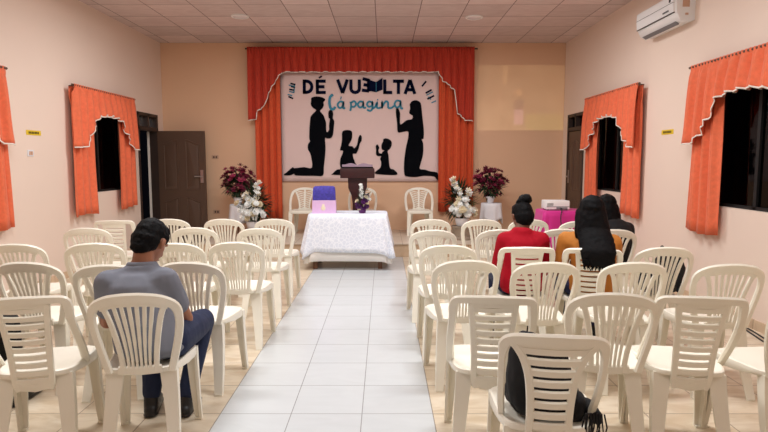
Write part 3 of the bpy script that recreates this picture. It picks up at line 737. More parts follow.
BLM = {}
def blossoms(t, spots, kind, r, mats, c0, names_='blossom'):
    for i, p in enumerate(spots):
        mm = mats[i % len(mats)]; key = (kind, r, mm.name)
        if key not in BLM: BLM[key] = blossom_mesh(kind, r); BLM[key].materials.append(mm)
        o = bpy.data.objects.new(names_, BLM[key]); C.objects.link(o); o.parent = t; o.location = p
        d = (Vector(p) - Vector(c0)).normalized(); o.rotation_euler = d.to_track_quat('Z', 'Y').to_euler(); s = random.uniform(.8, 1.2); o.scale = (s, s, s)
def leaf(bm, p, d, L, W):
    p = Vector(p); d = Vector(d).normalized(); s = d.cross(Vector((0, 0, 1)))
    s = s.normalized() if s.length > .01 else Vector((1, 0, 0)); up = s.cross(d)
    a = [p, p + d * L * .35 + s * W / 2 + up * .004, p + d * L - up * L * .12, p + d * L * .35 - s * W / 2 + up * .004, p + d * L * .5 - up * .006]
    v_ = [bm.verts.new(q) for q in a]
    bm.faces.new((v_[0], v_[1], v_[4])); bm.faces.new((v_[1], v_[2], v_[4])); bm.faces.new((v_[2], v_[3], v_[4])); bm.faces.new((v_[3], v_[0], v_[4]))
def foliage(t, origin, c, rad, n, L, W, m, nstem=10):
    bm = bmesh.new(); o = Vector(origin); c = Vector(c)
    for i in range(nstem):
        a = random.uniform(0, 2 * PI); e = c + Vector((math.cos(a) * rad[0], math.sin(a) * rad[1], random.uniform(-.3, .8) * rad[2]))
        mid = o.lerp(e, .5) + Vector((0, 0, .03)); tube(bm, [o, mid, e], [.004, .003, .002], 5)
    for i in range(n):
        d = Vector((random.gauss(0, 1), random.gauss(0, 1), random.gauss(0.15, 1))).normalized()
        p = c + Vector((d.x * rad[0], d.y * rad[1], d.z * rad[2])) * random.uniform(.2, .9); leaf(bm, p, d + Vector((0, 0, random.uniform(-.4, .5))), L * random.uniform(.7, 1.3), W)
    return obj('foliage', bm, m, t, recalc=False)
def burgundy_pot(x, y, z, label, tall):
    t = thing('flower_pot', label, 'flowers', (x, y, z))
    bm = bmesh.new(); lathe(bm, [(.045, 0), (.05, .005), (.065, .05), (.080, .10), (.085, .11), (.075, .11), (.06, .06), (.02, .05)], n=28); obj('pot', bm, M['ceramic'], t)
    c = (0.0, 0, .30 * tall)
    foliage(t, (0, 0, .06), (0, 0, .24 * tall), (.25, .2, .20), 330, .11, .034, M['leaf'])
    sp = []
    for i in range(92):
        d = Vector((random.gauss(0, 1), random.gauss(-.1, .9), random.gauss(.35, .8))).normalized()
        sp.append(tuple(Vector(c) + Vector((d.x * .27, d.y * .20, d.z * .25)) * random.uniform(.6, 1.05)))
    blossoms(t, sp, 'star', .054, [M['burg'], M['burg'], M['pink'], M['burg']], (0, 0, .15))
    return t
def small_table(x, y, z, h, label, clabel):
    t = thing('side_table', label, 'table', (x, y, z))
    bm = bmesh.new(); lathe(bm, [(.001, h - .02), (.155, h - .02), (.16, h - .01), (.155, h), (.001, h)], n=28); obj('tabletop', bm, M['wood'], t)
    for k in range(3):
        a = 2 * PI * k / 3 + .5; bm = bmesh.new(); tube(bm, [(math.cos(a) * .12, math.sin(a) * .12, h - .02), (math.cos(a) * .15, math.sin(a) * .15, 0)], .012); obj('leg', bm, M['wood'], t)
    bm = bmesh.new(); n = 72; rings = []
    for k in range(9):
        q = max(0, k - 2) / 6; zz = z + h + .004 - (q * .30)
        rr = [.05, .158, .168][k] if k < 3 else .168 + .02 * q
        ring = []
        for i in range(n):
            a = 2 * PI * i / n; r_ = rr + (.016 * math.sin(8 * a + 1) * q if k >= 2 else 0); dz = -.10 * q * (abs(math.cos(2 * a)) ** 2 - .5)
            ring.append((x + r_ * math.cos(a), y + r_ * math.sin(a), zz + dz - (.006 if k == 2 else 0)))
        rings.append(ring)
    vr = loft(bm, rings, cap=False); bm.faces.new(list(reversed(vr[0])))
    tag(solid(obj('tablecloth', bm, M['cloth_white'], recalc=False), .003), clabel, 'tablecloth')
small_table(1.79, 9.35, SZ, .52, 'small round side table on the right of the stage under a white cloth', 'white cloth draped on the small table at the right of the stage')
burgundy_pot(1.77, 9.35, SZ + .528, 'white pot of burgundy flowers on the small table right of the stage', 1.15)
small_table(-2.40, 9.35, SZ, .50, 'small round side table on the left of the stage under a white cloth', 'white cloth draped on the small table at the left of the stage')
burgundy_pot(-2.43, 9.35, SZ + .508, 'white pot of burgundy flowers beside the left stage curtain', 1.25)
def white_arrangement(x, y, z, label, ph, pm, lean):
    t = thing('flower_arrangement', label, 'flowers', (x, y, z))
    bm = bmesh.new(); lathe(bm, [(.07, 0), (.085, .01), (.105, .07), (.115, .12), (.105, .125), (.08, .09), (.02, .08)], n=28, sy=.8); o = obj('basket', bm, pm, t)
    foliage(t, (0, 0, .1), (lean * .05, .02, .38), (.22, .13, .32), 460, .13, .028, M['leaf'], 14)
    bm = bmesh.new()
    for i in range(26):
        a = random.uniform(-1.2, 1.2); leaf(bm, (a * .1, random.uniform(-.05, .05), .3), (math.sin(a), random.uniform(-.3, .3), math.cos(a) * .9), random.uniform(.2, .34), .02)
    obj('long_leaves', bm, M['leaf_l'], t, recalc=False)
    sp = []
    for i in range(22):
        a = random.uniform(0, 2 * PI); rr = random.uniform(.04, .20); sp.append((rr * math.cos(a) * 1.05, -.12 + rr * math.sin(a) * .4, .16 + random.uniform(0, .26)))
    blossoms(t, sp, 'rose', .055, [M['petal_w'], M['petal_w'], M['petal_c']], (0, .1, .2), 'rose_blossom')
    sp = []
    for i in range(20):
        q = i / 19; sp.append((lean * (.02 + .13 * q) + random.uniform(-.04, .04), -.08 + random.uniform(-.03, .03), .34 + .40 * q))
    for i in range(12):
        q = i / 11; sp.append((-lean * (.03 + .08 * q) + random.uniform(-.03, .03), -.08, .36 + .2 * q))
    blossoms(t, sp, 'star', .045, [M['petal_w'], M['petal_c'], M['petal_w']], (0, .2, .3), 'gladiolus_blossom')
    return t
t = thing('pedestal', 'low mottled stone pedestal at the right front of the stage', 'pedestal', (1.22, 8.75, SZ))
bm = bmesh.new(); lathe(bm, [(.17, 0), (.17, .03), (.15, .05), (.15, .17), (.165, .19), (.165, .21), (.001, .21)], n=32); obj('column', bm, M['stone'], t)
white_arrangement(1.22, 8.75, SZ + .21, 'tall white flower arrangement on the stone pedestal before the right stage curtain', .2, M['ceramic'], -1)
t = thing('pedestal', 'low mottled stone pedestal at the left front of the stage', 'pedestal', (-2.06, 8.75, SZ))
bm = bmesh.new(); lathe(bm, [(.17, 0), (.17, .03), (.15, .05), (.15, .13), (.165, .14), (.165, .16), (.001, .16)], n=32); obj('column', bm, M['stone'], t)
white_arrangement(-2.05, 8.75, SZ + .16, 'tall white flower arrangement before the left stage curtain', .2, M['ceramic'], 0.8)
# small vase on the lace table
t = thing('flower_vase', 'small arrangement of white and purple flowers on the lace table', 'flowers', (-.29, 7.5, ZT))
bm = bmesh.new(); lathe(bm, [(.03, 0), (.045, .01), (.05, .04), (.035, .07), (.03, .075), (.001, .06)], n=20); obj('vase', bm, M['purple'], t)
foliage(t, (0, 0, .05), (0.02, 0, .20), (.09, .06, .11), 70, .06, .014, M['leaf'], 6)
sp = [(random.uniform(-.07, .07), -.03 + random.uniform(-.03, .03), random.uniform(.06, .24)) for i in range(16)]
blossoms(t, sp, 'rose', .03, [M['purple'], M['petal_c'], M['purple']], (0, .05, .12))
sp = [(-.02 + random.uniform(-.015, .02), -.03, .22 + .022 * i) for i in range(8)] + [(.08, -.03, .2), (.06, -.03, .22), (.1, -.02, .19)]
blossoms(t, sp, 'star', .026, [M['petal_w']], (0, .1, .2))

# ------------------------------------------------------------------ lectern and book
t = thing('lectern', 'dark mahogany lectern on the stage in front of the banner', 'lectern', (-.415, 8.90, SZ))
bm = bmesh.new(); box(bm, (-.24, -.18, 0), (.24, .18, .05), .008); obj('base', bm, M['lectern'], t)
bm = bmesh.new()
loft(bm, [[(x * a, y * b, z) for x, y in ((-1, -1), (1, -1), (1, 1), (-1, 1))] for a, b, z in ((.11, .09, .05), (.085, .075, .30), (.08, .07, .55), (.095, .08, .68), (.145, .10, .80), (.15, .11, .97))]); obj('column', bm, M['lectern'], t)
bm = bmesh.new(); box(bm, (-.265, -.17, .955), (.265, .19, 1.06), .006)
for v_ in bm.verts:
    if v_.co.z > 1.0: v_.co.z += (v_.co.y < 0) * .05
obj('top_board', bm, M['lectern'], t)
t = thing('open_book', 'large open book lying on the lectern', 'book', (-.415, 8.86, SZ + 1.115), 0)
for s, nm in ((-1, 'page_block'), (1, 'page_block')):
    bm = bmesh.new(); rings = []
    for k in range(9):
        q = k / 8; x = s * .235 * q; zt_ = .012 + .045 * math.sin(min(1, q * 1.15 + .12) * PI * .82)
        sl = lambda y: -.14 * (y)
        rings.append([(x, -.11, 0 + sl(-.11)), (x, .13, 0 + sl(.13)), (x, .13, zt_ + sl(.13)), (x, -.11, zt_ + sl(-.11))])
    loft(bm, rings); obj(nm, bm, M['page'], t)
bm = bmesh.new(); loft(bm, [[(x, -.12, -.006 + .0168), (x, .14, -.006 - .0196), (x, .14, -.0196), (x, -.12, .0168)] for x in (-.245, .245)]); obj('cover', bm, M['door_dark'], t)

# ------------------------------------------------------------------ projector table
PX0, PX1, PY = 2.05, 2.58, 7.35
t = thing('projector_table', 'small table under the magenta cloth at right of the stage', 'table', ((PX0 + PX1) / 2, PY, 0))
hw = (PX1 - PX0) / 2
bm = bmesh.new(); box(bm, (-hw, -.2, .755), (hw, .2, .780), .004); obj('tabletop', bm, M['wood'], t)
for sx in (-1, 1):
    for sy in (-1, 1):
        bm = bmesh.new(); box(bm, (sx * (hw - .04) - .02, sy * .16 - .02, 0), (sx * (hw - .04) + .02, sy * .16 + .02, .755)); obj('leg', bm, M['wood'], t)
bm = bmesh.new(); cloth(bm, (PX0 + PX1) / 2, PY, 2 * hw + .02, .42, .787, .22, .03, .022, 11, 5, .06)
tag(solid(obj('tablecloth', bm, M['magenta'], recalc=False), .003), 'magenta cloth draped over the projector table', 'tablecloth')
t = thing('projector', 'white projector on the magenta-covered table', 'projector', (2.24, 7.33, .790), 0)
bm = bmesh.new(); box(bm, (-.15, -.12, .012), (.15, .12, .125), .014); obj('housing', bm, M['white_p'], t)
bm = bmesh.new(); box(bm, (-.145, -.122, .045), (.145, -.119, .052)); 
for k in range(6): box(bm, (-.14, -.1215, .06 + k * .006), (-.06, -.1195, .063 + k * .006))
obj('vent', bm, M['grey_p'], t)
bm = bmesh.new(); box(bm, (-.02, -.123, .018), (.12, -.119, .04)); obj('port_strip', bm, M['grey_p'], t)
bm = bmesh.new(); tube(bm, [(.06, .11, .062), (.06, .135, .062)], .034, 20); obj('lens', bm, M['dark_p'], t)
for sx in (-1, 1):
    for sy in (-1, 1):
        bm = bmesh.new(); tube(bm, [(sx * .12, sy * .09, 0), (sx * .12, sy * .09, .014)], .012, 10); obj('foot', bm, M['dark_p'], t)
bm = bmesh.new(); tube(bm, spline([(2.27, 7.205, .815), (2.265, 7.15, .825), (2.255, 7.10, .79), (2.24, 7.085, .70), (2.25, 7.05, .5), (2.25, 7.04, .2), (2.26, 7.03, .006), (2.5, 7.1, .006), (2.95, 7.3, .006), (3.1, 7.4, .006)], 6), .007, 8)
tag(obj('power_cord', bm, M['dark_p']), 'black cord hanging from the projector down the magenta cloth', 'cord')
# the beam: spot light with a picture mask, thrown on the back wall
pd = bpy.data.lights.new('projector_beam', 'SPOT'); pd.energy = 62; pd.spot_size = R(46); pd.spot_blend = 0; pd.shadow_soft_size = 0.004; pd.use_nodes = True
po = bpy.data.objects.new('projector_beam', pd); LP = Vector((2.30, 7.50, .86)); po.location = LP; C.objects.link(po)
po.rotation_euler = (Vector((2.40, YB, 2.50)) - LP).to_track_quat('-Z', 'Y').to_euler()
nt = pd.node_tree; em = [n for n in nt.nodes if n.type == 'EMISSION'][0]
ge = nt.nodes.new('ShaderNodeNewGeometry'); sp_ = nt.nodes.new('ShaderNodeSeparateXYZ'); nt.links.new(ge.outputs['Incoming'], sp_.inputs[0])
def ma(op, a, b=None):
    n = nt.nodes.new('ShaderNodeMath'); n.operation = op
    for i, v_ in enumerate((a, b)):
        if v_ is None: continue
        if isinstance(v_, (int, float)): n.inputs[i].default_value = v_
        else: nt.links.new(v_, n.inputs[i])
    return n.outputs[0]
dY = YB - LP.y
U = ma('MULTIPLY', ma('DIVIDE', sp_.outputs[0], sp_.outputs[1]), dY); V = ma('MULTIPLY', ma('DIVIDE', sp_.outputs[2], sp_.outputs[1]), dY)
u0, u1, v0, v1 = 1.63 - LP.x, 3.14 - LP.x, 1.96 - LP.z, 3.08 - LP.z
def band(x, a, b): return ma('MULTIPLY', ma('GREATER_THAN', x, a), ma('LESS_THAN', x, b))
maskn = ma('MULTIPLY', band(U, u0, u1), band(V, v0, v1))
cb = nt.nodes.new('ShaderNodeCombineXYZ'); nt.links.new(U, cb.inputs[0]); nt.links.new(V, cb.inputs[1])
nz_ = nt.nodes.new('ShaderNodeTexNoise'); nz_.inputs['Scale'].default_value = 2.6; nz_.inputs['Detail'].default_value = 6; nt.links.new(cb.outputs[0], nz_.inputs['Vector'])
rp = nt.nodes.new('ShaderNodeValToRGB'); nt.links.new(nz_.outputs['Fac'], rp.inputs[0])
rp.color_ramp.elements[0].position = .35; rp.color_ramp.elements[0].color = (.62, .60, .36, 1); rp.color_ramp.elements[1].position = .68; rp.color_ramp.elements[1].color = (1, .98, .68, 1)
def mixc(fac, a, colr):
    n = nt.nodes.new('ShaderNodeMix'); n.data_type = 'RGBA'; nt.links.new(fac, n.inputs[0]); nt.links.new(a, n.inputs[6]); n.inputs[7].default_value = colr; return n.outputs[2]
um, vm = 2.37 - LP.x, 2.30 - LP.z
c1 = mixc(ma('MULTIPLY', ma('GREATER_THAN', U, um + .12), ma('LESS_THAN', V, v0 + .28)), rp.outputs[0], (.85, 1.0, .38, 1))
c2 = mixc(ma('MULTIPLY', band(U, um - .09, um + .07), band(V, v0 + .1, v0 + .36)), c1, (1.3, 1.1, 1.5, 1))
c3 = mixc(ma('MULTIPLY', band(U, um - .10, um + .08), band(V, v0 + .36, v0 + .52)), c2, (.25, .28, .3, 1))
c4 = mixc(ma('LESS_THAN', ma('ADD', ma('POWER', ma('SUBTRACT', U, um - .01), 2.0), ma('POWER', ma('SUBTRACT', V, v0 + .66), 2.0)), .0035), c3, (1.5, 1.2, .7, 1))
c5 = mixc(ma('MULTIPLY', band(U, um - .30, um - .22), ma('GREATER_THAN', V, v0 + .8)), c4, (1.4, 1.3, .8, 1))
nt.links.new(c5, em.inputs['Color']); nt.links.new(maskn, em.inputs['Strength'])

# ------------------------------------------------------------------ air conditioner
t = thing('air_conditioner', 'white split air conditioner high on the right wall', 'air conditioner', (XR, 6.31, 2.83))
prof = [(0, 0.02), (.10, 0.0), (.16, .03), (.195, .10), (.205, .2), (.20, .285), (.17, .30), (0, .30)]
bm = bmesh.new(); loft(bm, [[(-x * s, y, z) for x, z in prof] for y, s in ((-.44, .94), (-.425, 1), (.425, 1), (.44, .94))]); obj('housing', bm, M['white_p'], t)
bm = bmesh.new(); loft(bm, [[(-x, y, z) for x, z in ((.199, .105), (.207, .108), (.216, .2), (.211, .28), (.19, .295))] + [] for y in (-.42, .42)], cap=True); obj('front_panel', bm, M['white_p'], t)
bm = bmesh.new(); box(bm, (-.2085, -.42, .098), (-.19, .42, .104)); box(bm, (-.2185, -.42, .198), (-.205, .42, .2015)); obj('seam', bm, M['dark_p'], t)
bm = bmesh.new(); loft(bm, [[(-x, y, z) for x, z in ((.120, -.002), (.158, .022), (.162, .018), (.122, -.008))] for y in (-.37, .37)]); obj('air_flap', bm, M['grey_p'], t)
bm = bmesh.new(); box(bm, (-.2185, -.36, .215), (-.2, -.33, .265)); obj('label_sticker', bm, M['dark_p'], t)
bm = bmesh.new()
for k in range(6): box(bm, (-.2195, -.22 - k * .02, .130), (-.208, -.208 - k * .02, .145))
obj('front_lettering', bm, M['grey_p'], t)
bm = bmesh.new(); box(bm, (-.13, -.444, .15), (-.06, -.434, .25)); box(bm, (-.10, -.446, .07), (-.07, -.434, .09)); obj('side_plate', bm, M['outlet'], t)

# stickers, switch, outlets
def sticker(name, X, sg, y, z, lab):
    t = thing(name, lab, 'sign', (X, y, z))
    bm = bmesh.new(); box(bm, (min(0, -sg * .004), -.13, -.026), (max(0, -sg * .004), .13, .026)); obj('plate', bm, M['yellow'], t)
    bm = bmesh.new()
    for k in range(7): 
        a = -.09 + k * .027; box(bm, (min(-sg * .004, -sg * .006), a, -.012), (max(-sg * .004, -sg * .006), a + .017, .012))
    obj('lettering', bm, M['dark_p'], t)
sticker('wall_sign', XL, -1, 6.28, 1.735, 'small yellow sign with dark lettering on the left wall')
sticker('wall_sign', XR, 1, 6.31, 1.745, 'small yellow sign with dark lettering on the right wall')
t = thing('light_switch', 'small light switch on the left wall below the yellow sign', 'switch', (XL, 6.2, 1.51))
bm = bmesh.new(); box(bm, (0, -.055, -.035), (.008, .055, .035), .003); obj('plate', bm, M['ceramic'], t)
bm = bmesh.new(); box(bm, (.006, -.03, -.02), (.013, -.004, .02)); box(bm, (.006, .004, -.02), (.013, .03, .02)); obj('rocker', bm, M['outlet'], t)
for z, s in ((1.49, 'upper'), (.52, 'lower')):
    t = thing('wall_outlet', '%s of the two small outlets on the back wall by the open door' % s, 'outlet', (-2.98, YB, z))
    bm = bmesh.new(); box(bm, (-.06, -.008, -.035), (.06, 0, .035), .003); obj('plate', bm, M['outlet'], t)
    bm = bmesh.new(); box(bm, (-.035, -.012, -.018), (-.01, -.007, .018)); box(bm, (.01, -.012, -.018), (.035, -.007, .018)); obj('socket', bm, M['door'], t)
# cord along the right wall
bm = bmesh.new()
tube(bm, spline([(XR - .03, 4.9, .006), (XR - .06, 4.6, .006), (XR - .10, 4.3, .006), (XR - .05, 4.0, .006), (XR - .12, 3.6, .006)], 6), .006, 6); tube(bm, spline([(XR - .07, 4.75, .006), (XR - .12, 4.5, .006), (XR - .16, 4.2, .006), (XR - .1, 3.8, .006)], 6), .006, 6)
tag(obj('floor_cable', bm, M['dark_p']), 'black cable lying on the floor along the right wall', 'cord')

# ------------------------------------------------------------------ people
ICO = None
def ell_pts(c, r, M4=None, n=12):
    out = []
    for i in range(7):
        th = PI * i / 6
        m_ = 1 if i in (0, 6) else n
        for k in range(m_):
            a = 2 * PI * k / n; p = Vector((c[0] + r[0] * math.sin(th) * math.cos(a), c[1] + r[1] * math.sin(th) * math.sin(a), c[2] + r[2] * math.cos(th)))
            out.append(M4 @ p if M4 else p)
    return out
def r3(r): return (r, r, r) if isinstance(r, (int, float)) else r
def hulls(prims):
    """prims: list of lists of (centre, radius[, matrix]); consecutive pairs are hulled"""
    bm = bmesh.new()
    def one(pts):
        b = bmesh.new(); vs_ = [b.verts.new(p) for p in pts]
        bmesh.ops.convex_hull(b, input=vs_); 
        loose = [v_ for v_ in b.verts if not v_.link_faces]
        bmesh.ops.delete(b, geom=loose, context='VERTS')
        me = bpy.data.meshes.new('tmp'); b.to_mesh(me); b.free(); bm.from_mesh(me); bpy.data.meshes.remove(me)
    for ch in prims:
        e = [ell_pts(c[0], r3(c[1]), c[2] if len(c) > 2 else None) for c in ch]
        if len(e) == 1: one(e[0])
        for a, b in zip(e[:-1], e[1:]): one(a + b)
    return bm
PENDING = []
def blob(name, prims, m, parent, voxel=.008, smooth=4, disp=0, dscale=20, label=None, cuts=None):
    bm = hulls(prims)
    me = bpy.data.meshes.new(name); bm.to_mesh(me); bm.free()
    o = bpy.data.objects.new(name, me); C.objects.link(o)
    md = o.modifiers.new('r', 'REMESH'); md.mode = 'VOXEL'; md.voxel_size = voxel; md.use_smooth_shade = True
    if smooth: s_ = o.modifiers.new('s', 'SMOOTH'); s_.factor = .5; s_.iterations = smooth
    PENDING.append((o, m, disp, dscale))
    if parent: o.parent = parent
    if label: o['label'] = label
    return o
def T4(loc, rx=0, ry=0, rz=0): return Matrix.Translation(loc) @ Euler((R(rx), R(ry), R(rz)), 'XYZ').to_matrix().to_4x4()
def hand_prims(wr, d, pn, s=1.0, curl=35, side=1):
    """wr wrist point, d finger direction, pn palm normal; relaxed curled hand with 5 fingers"""
    wr = Vector(wr); d = Vector(d).normalized(); pn = Vector(pn); pn = (pn - d * pn.dot(d)).normalized(); x = d.cross(pn).normalized() * side
    pr = [[(wr, .024 * s), (wr + d * .035 * s + x * .012 * s, .021 * s), (wr + d * .08 * s + x * .02 * s, .014 * s)],
          [(wr + d * .03 * s - x * .008 * s, .021 * s), (wr + d * .078 * s - x * .022 * s, .013 * s)], [(wr + d * .085 * s + x * .025 * s, .013 * s), (wr + d * .08 * s - x * .025 * s, .012 * s)]]
    for k, (off, L) in enumerate(((.031, .070), (.011, .079), (-.010, .073), (-.030, .058))):
        p = wr + d * .086 * s + x * off * s; dd = d.copy(); pts = [(p, .0098 * s)]
        for j, f in enumerate((.45, .3, .25)):
            dd = (Matrix.Rotation(R(-curl * (.6 if j == 0 else 1)), 3, d.cross(pn)) @ dd) if True else dd
            if (dd.dot(pn)) < 0: dd = dd - pn * 2 * dd.dot(pn)
            p = p + dd * L * f * s; pts.append((p, (.0092 - .0009 * j) * s))
        pr.append(pts)
    p = wr + d * .025 * s + x * .026 * s; q = p + (d * .6 + x * .75 + pn * .3).normalized() * .034 * s; r_ = q + (d * .9 + x * .15 + pn * .45).normalized() * .03 * s
    pr.append([(p, .015 * s), (q, .0115 * s), (r_, .0095 * s)])
    return pr
def person(name_label, loc, rotz, J, skin, shirt, trouser, hair, shoe=M['shoe'], sleeve='short', s=1.0, voxel=.007, shirt_disp=.004):
    t = thing('person', name_label, 'person', loc, rotz)
    V_ = lambda k: Vector(J[k])
    HM = T4(J['head'], *J['head_rot'])
    hs = J.get('hs', 1.0)
    def H(c, r): return (tuple(x * hs for x in c), tuple(x * hs for x in r3(r)), HM)
    head = [[H((0, -.012, .02), (.074, .092, .098))], [H((0, .02, -.01), (.066, .068, .07)), H((0, .040, -.072), (.042, .038, .034))],
            [H((0, .092, .012), .010), H((0, .104, -.022), (.015, .013, .011))], [H((-.026, .070, -.030), (.02, .02, .018))], [H((.026, .070, -.030), (.02, .02, .018))],
            [H((-.035, .078, .026), (.018, .011, .008)), H((.035, .078, .026), (.018, .011, .008))],
            [H((0, .078, -.090), (.018, .014, .012))], [H((-.018, .082, -.056), (.008, .008, .007)), H((0, .088, -.055), (.01, .009, .009)), H((.018, .082, -.056), (.008, .008, .007))]]
    for e in (-1, 1): head += [[H((e * .074, -.004, -.002), (.008, .016, .03)), H((e * .082, -.012, .004), (.007, .018, .026))]]
    nb = V_('neck'); hc = HM @ Vector((0, -.025 * hs, -.06 * hs))
    arms = []
    for sd in ('L', 'R'):
        sh, el, wr = V_('sh' + sd), V_('el' + sd), V_('wr' + sd)
        arms += [[(nb + Vector((0, .01, -.06)), .045), (sh, .044 * s)], [(sh, .05 * s), (sh.lerp(el, .5), .044 * s), (el, .036 * s)], [(el, .037 * s), (el.lerp(wr, .35), .036 * s), (wr, .024 * s)]]
        arms += hand_prims(wr, J['hd' + sd], J.get('hp' + sd, (0, 0, -1)), s * .95, 38, 1 if sd == 'L' else -1)
    pe, ch = V_('pelvis'), V_('chest')
    torso = [[(pe, (.145 * s, .10 * s, .10)), (pe.lerp(ch, .5), (.125 * s, .09 * s, .1)), (ch, (.145 * s, .095 * s, .12)), (nb, (.056 * s, .05, .04))], [(nb, .052 * s), (hc, .05 * s)]]
    legs = []; tr = []; socks = []
    for sd in ('L', 'R'):
        hp, kn, an = V_('hip' + sd), V_('kn' + sd), V_('an' + sd)
        legs += [[(pe, .09), (hp, .075 * s)], [(hp, .072 * s), (kn, .048 * s)], [(kn, .047 * s), (kn.lerp(an, .35), .046 * s), (an, .032)]]
        cuff = kn.lerp(an, .93)
        tr += [[(pe, (.145 * s, .100 * s, .08)), (hp, .090 * s)], [(hp, .093 * s), (hp.lerp(kn, .5), .084 * s), (kn, .066 * s)], [(kn, .067 * s), (kn.lerp(an, .4), .060 * s), (cuff, .050 * s)]]
    blob('body', head + arms + torso + legs, skin, t, voxel=.007, smooth=2)
    # shirt
    wa = pe.lerp(ch, .5)
    sp_r = J.get('bulk', 1.0)
    spr = [[(pe + Vector((0, -.004, -.04)), (.172 * s * sp_r, .124 * s, .07)), (wa, (.158 * s * sp_r, .118 * s, .1)), (ch, (.172 * s * sp_r, .122 * s, .13)), (nb + Vector((0, -.012, -.055)), (.105 * s, .088 * s, .05)), (nb + Vector((0, -.012, -.006)), (.080 * s, .074 * s, .024))]]
    for sd in ('L', 'R'):
        sh, el, wr = V_('sh' + sd), V_('el' + sd), V_('wr' + sd)
        spr += [[(nb + Vector((0, -.01, -.055)), .062 * s), (sh, .064 * s)], [(ch, (.12, .10, .10)), (sh, .066 * s)]]
        if sleeve == 'short': spr += [[(sh, .068 * s), (sh.lerp(el, .62), .060 * s)]]
        else: spr += [[(sh, .066 * s), (sh.lerp(el, .5), .060 * s), (el, .050 * s)], [(el, .050 * s), (el.lerp(wr, .4), .048 * s), (el.lerp(wr, .95), .036 * s)]]
    blob('shirt', spr, shirt, t, voxel=.009, smooth=4, disp=shirt_disp, dscale=9)
    if J.get('collar'):
        cm = []
        n = 20
        for k in range(n):
            a0 = 2 * PI * k / n; a1 = 2 * PI * (k + 1) / n
            f = lambda a: nb + Vector((.062 * s * math.cos(a), .060 * s * math.sin(a) - .004, -.008 + .010 * -math.sin(a)))
            cm.append([(f(a0), (.013, .013, .022)), (f(a1), (.013, .013, .022))])
        blob('collar', cm, shirt, t, voxel=.006, smooth=2)
    blob('trousers', tr, trouser, t, voxel=.010, smooth=3, disp=.003, dscale=12)
    for sd in ('L', 'R'):
        an = V_('an' + sd); td = Vector(J['toe' + sd]).normalized(); z0 = 0.0
        up = Vector((0, 0, 1)); a0 = Vector((an.x, an.y, .035))
        blob('shoe', [[(an + Vector((0, 0, .01)), (.042, .042, .03)), (a0 - td * .02, (.040, .040, .034))], [(a0 - td * .035, (.038, .038, .034)), (a0 + td * .08, (.042, .042, .030)), (a0 + td * .165, (.034, .034, .022)) ], [(a0 - td * .035 + Vector((0, 0, -.024)), (.042, .042, .010)), (a0 + td * .17 + Vector((0, 0, -.024)), (.040, .040, .010))]], shoe, t, voxel=.006, smooth=2)
    for e in (-1, 1):
        p = HM @ Vector((e * .030 * hs, .073 * hs, .008 * hs)); bm = bmesh.new(); bmesh.ops.create_uvsphere(bm, u_segments=12, v_segments=8, radius=.0125 * hs, matrix=Matrix.Translation(p)); obj('eye', bm, M['eye'], t)
        p = HM @ Vector((e * .030 * hs, .0825 * hs, .008 * hs)); bm = bmesh.new(); bmesh.ops.create_uvsphere(bm, u_segments=10, v_segments=6, radius=.0052 * hs, matrix=Matrix.Translation(p)); obj('iris', bm, M['dark_p'], t)
    p1 = [[H((-.017, .0915, -.056), (.008, .004, .0035)), H((0, .0965, -.055), (.009, .004, .005)), H((.017, .0915, -.056), (.008, .004, .0035))]]
    blob('lips', p1, M['lip'], t, voxel=.003, smooth=1)
    for e in (-1, 1): blob('eyebrow', [[H((e * .015, .086, .030), (.006, .004, .0035)), H((e * .045, .076, .032), (.006, .004, .003))]], M['hair'], t, voxel=.003, smooth=1)
    hp = hair(H, HM, t)
    return t
def hair_short(H, HM, t):
    blob('hair', [[H((0, -.022, .042), (.080, .094, .086))], [H((0, -.048, .0), (.079, .066, .080))], [H((0, -.068, -.055), (.056, .036, .036))], [H((-.072, .012, .035), (.012, .022, .035))], [H((.072, .012, .035), (.012, .022, .035))], [H((0, .035, .088), (.060, .045, .034))]],
         M['hair'], t, voxel=.006, smooth=2, disp=.003, dscale=60)
def hair_bun(H, HM, t):
    blob('hair', [[H((0, -.020, .035), (.084, .100, .092))], [H((0, -.05, -.005), (.082, .07, .09))], [H((0, .02, .075), (.068, .06, .045))]], M['hair'], t, voxel=.006, smooth=2, disp=.002, dscale=40)
    blob('hair_bun', [[H((.025, -.05, .130), (.056, .054, .044))], [H((.045, -.04, .150), (.040, .036, .030))], [H((.0, -.03, .110), (.05, .055, .035))]], M['hair'], t, voxel=.006, smooth=1, disp=.006, dscale=45, label='knotted bun on top')
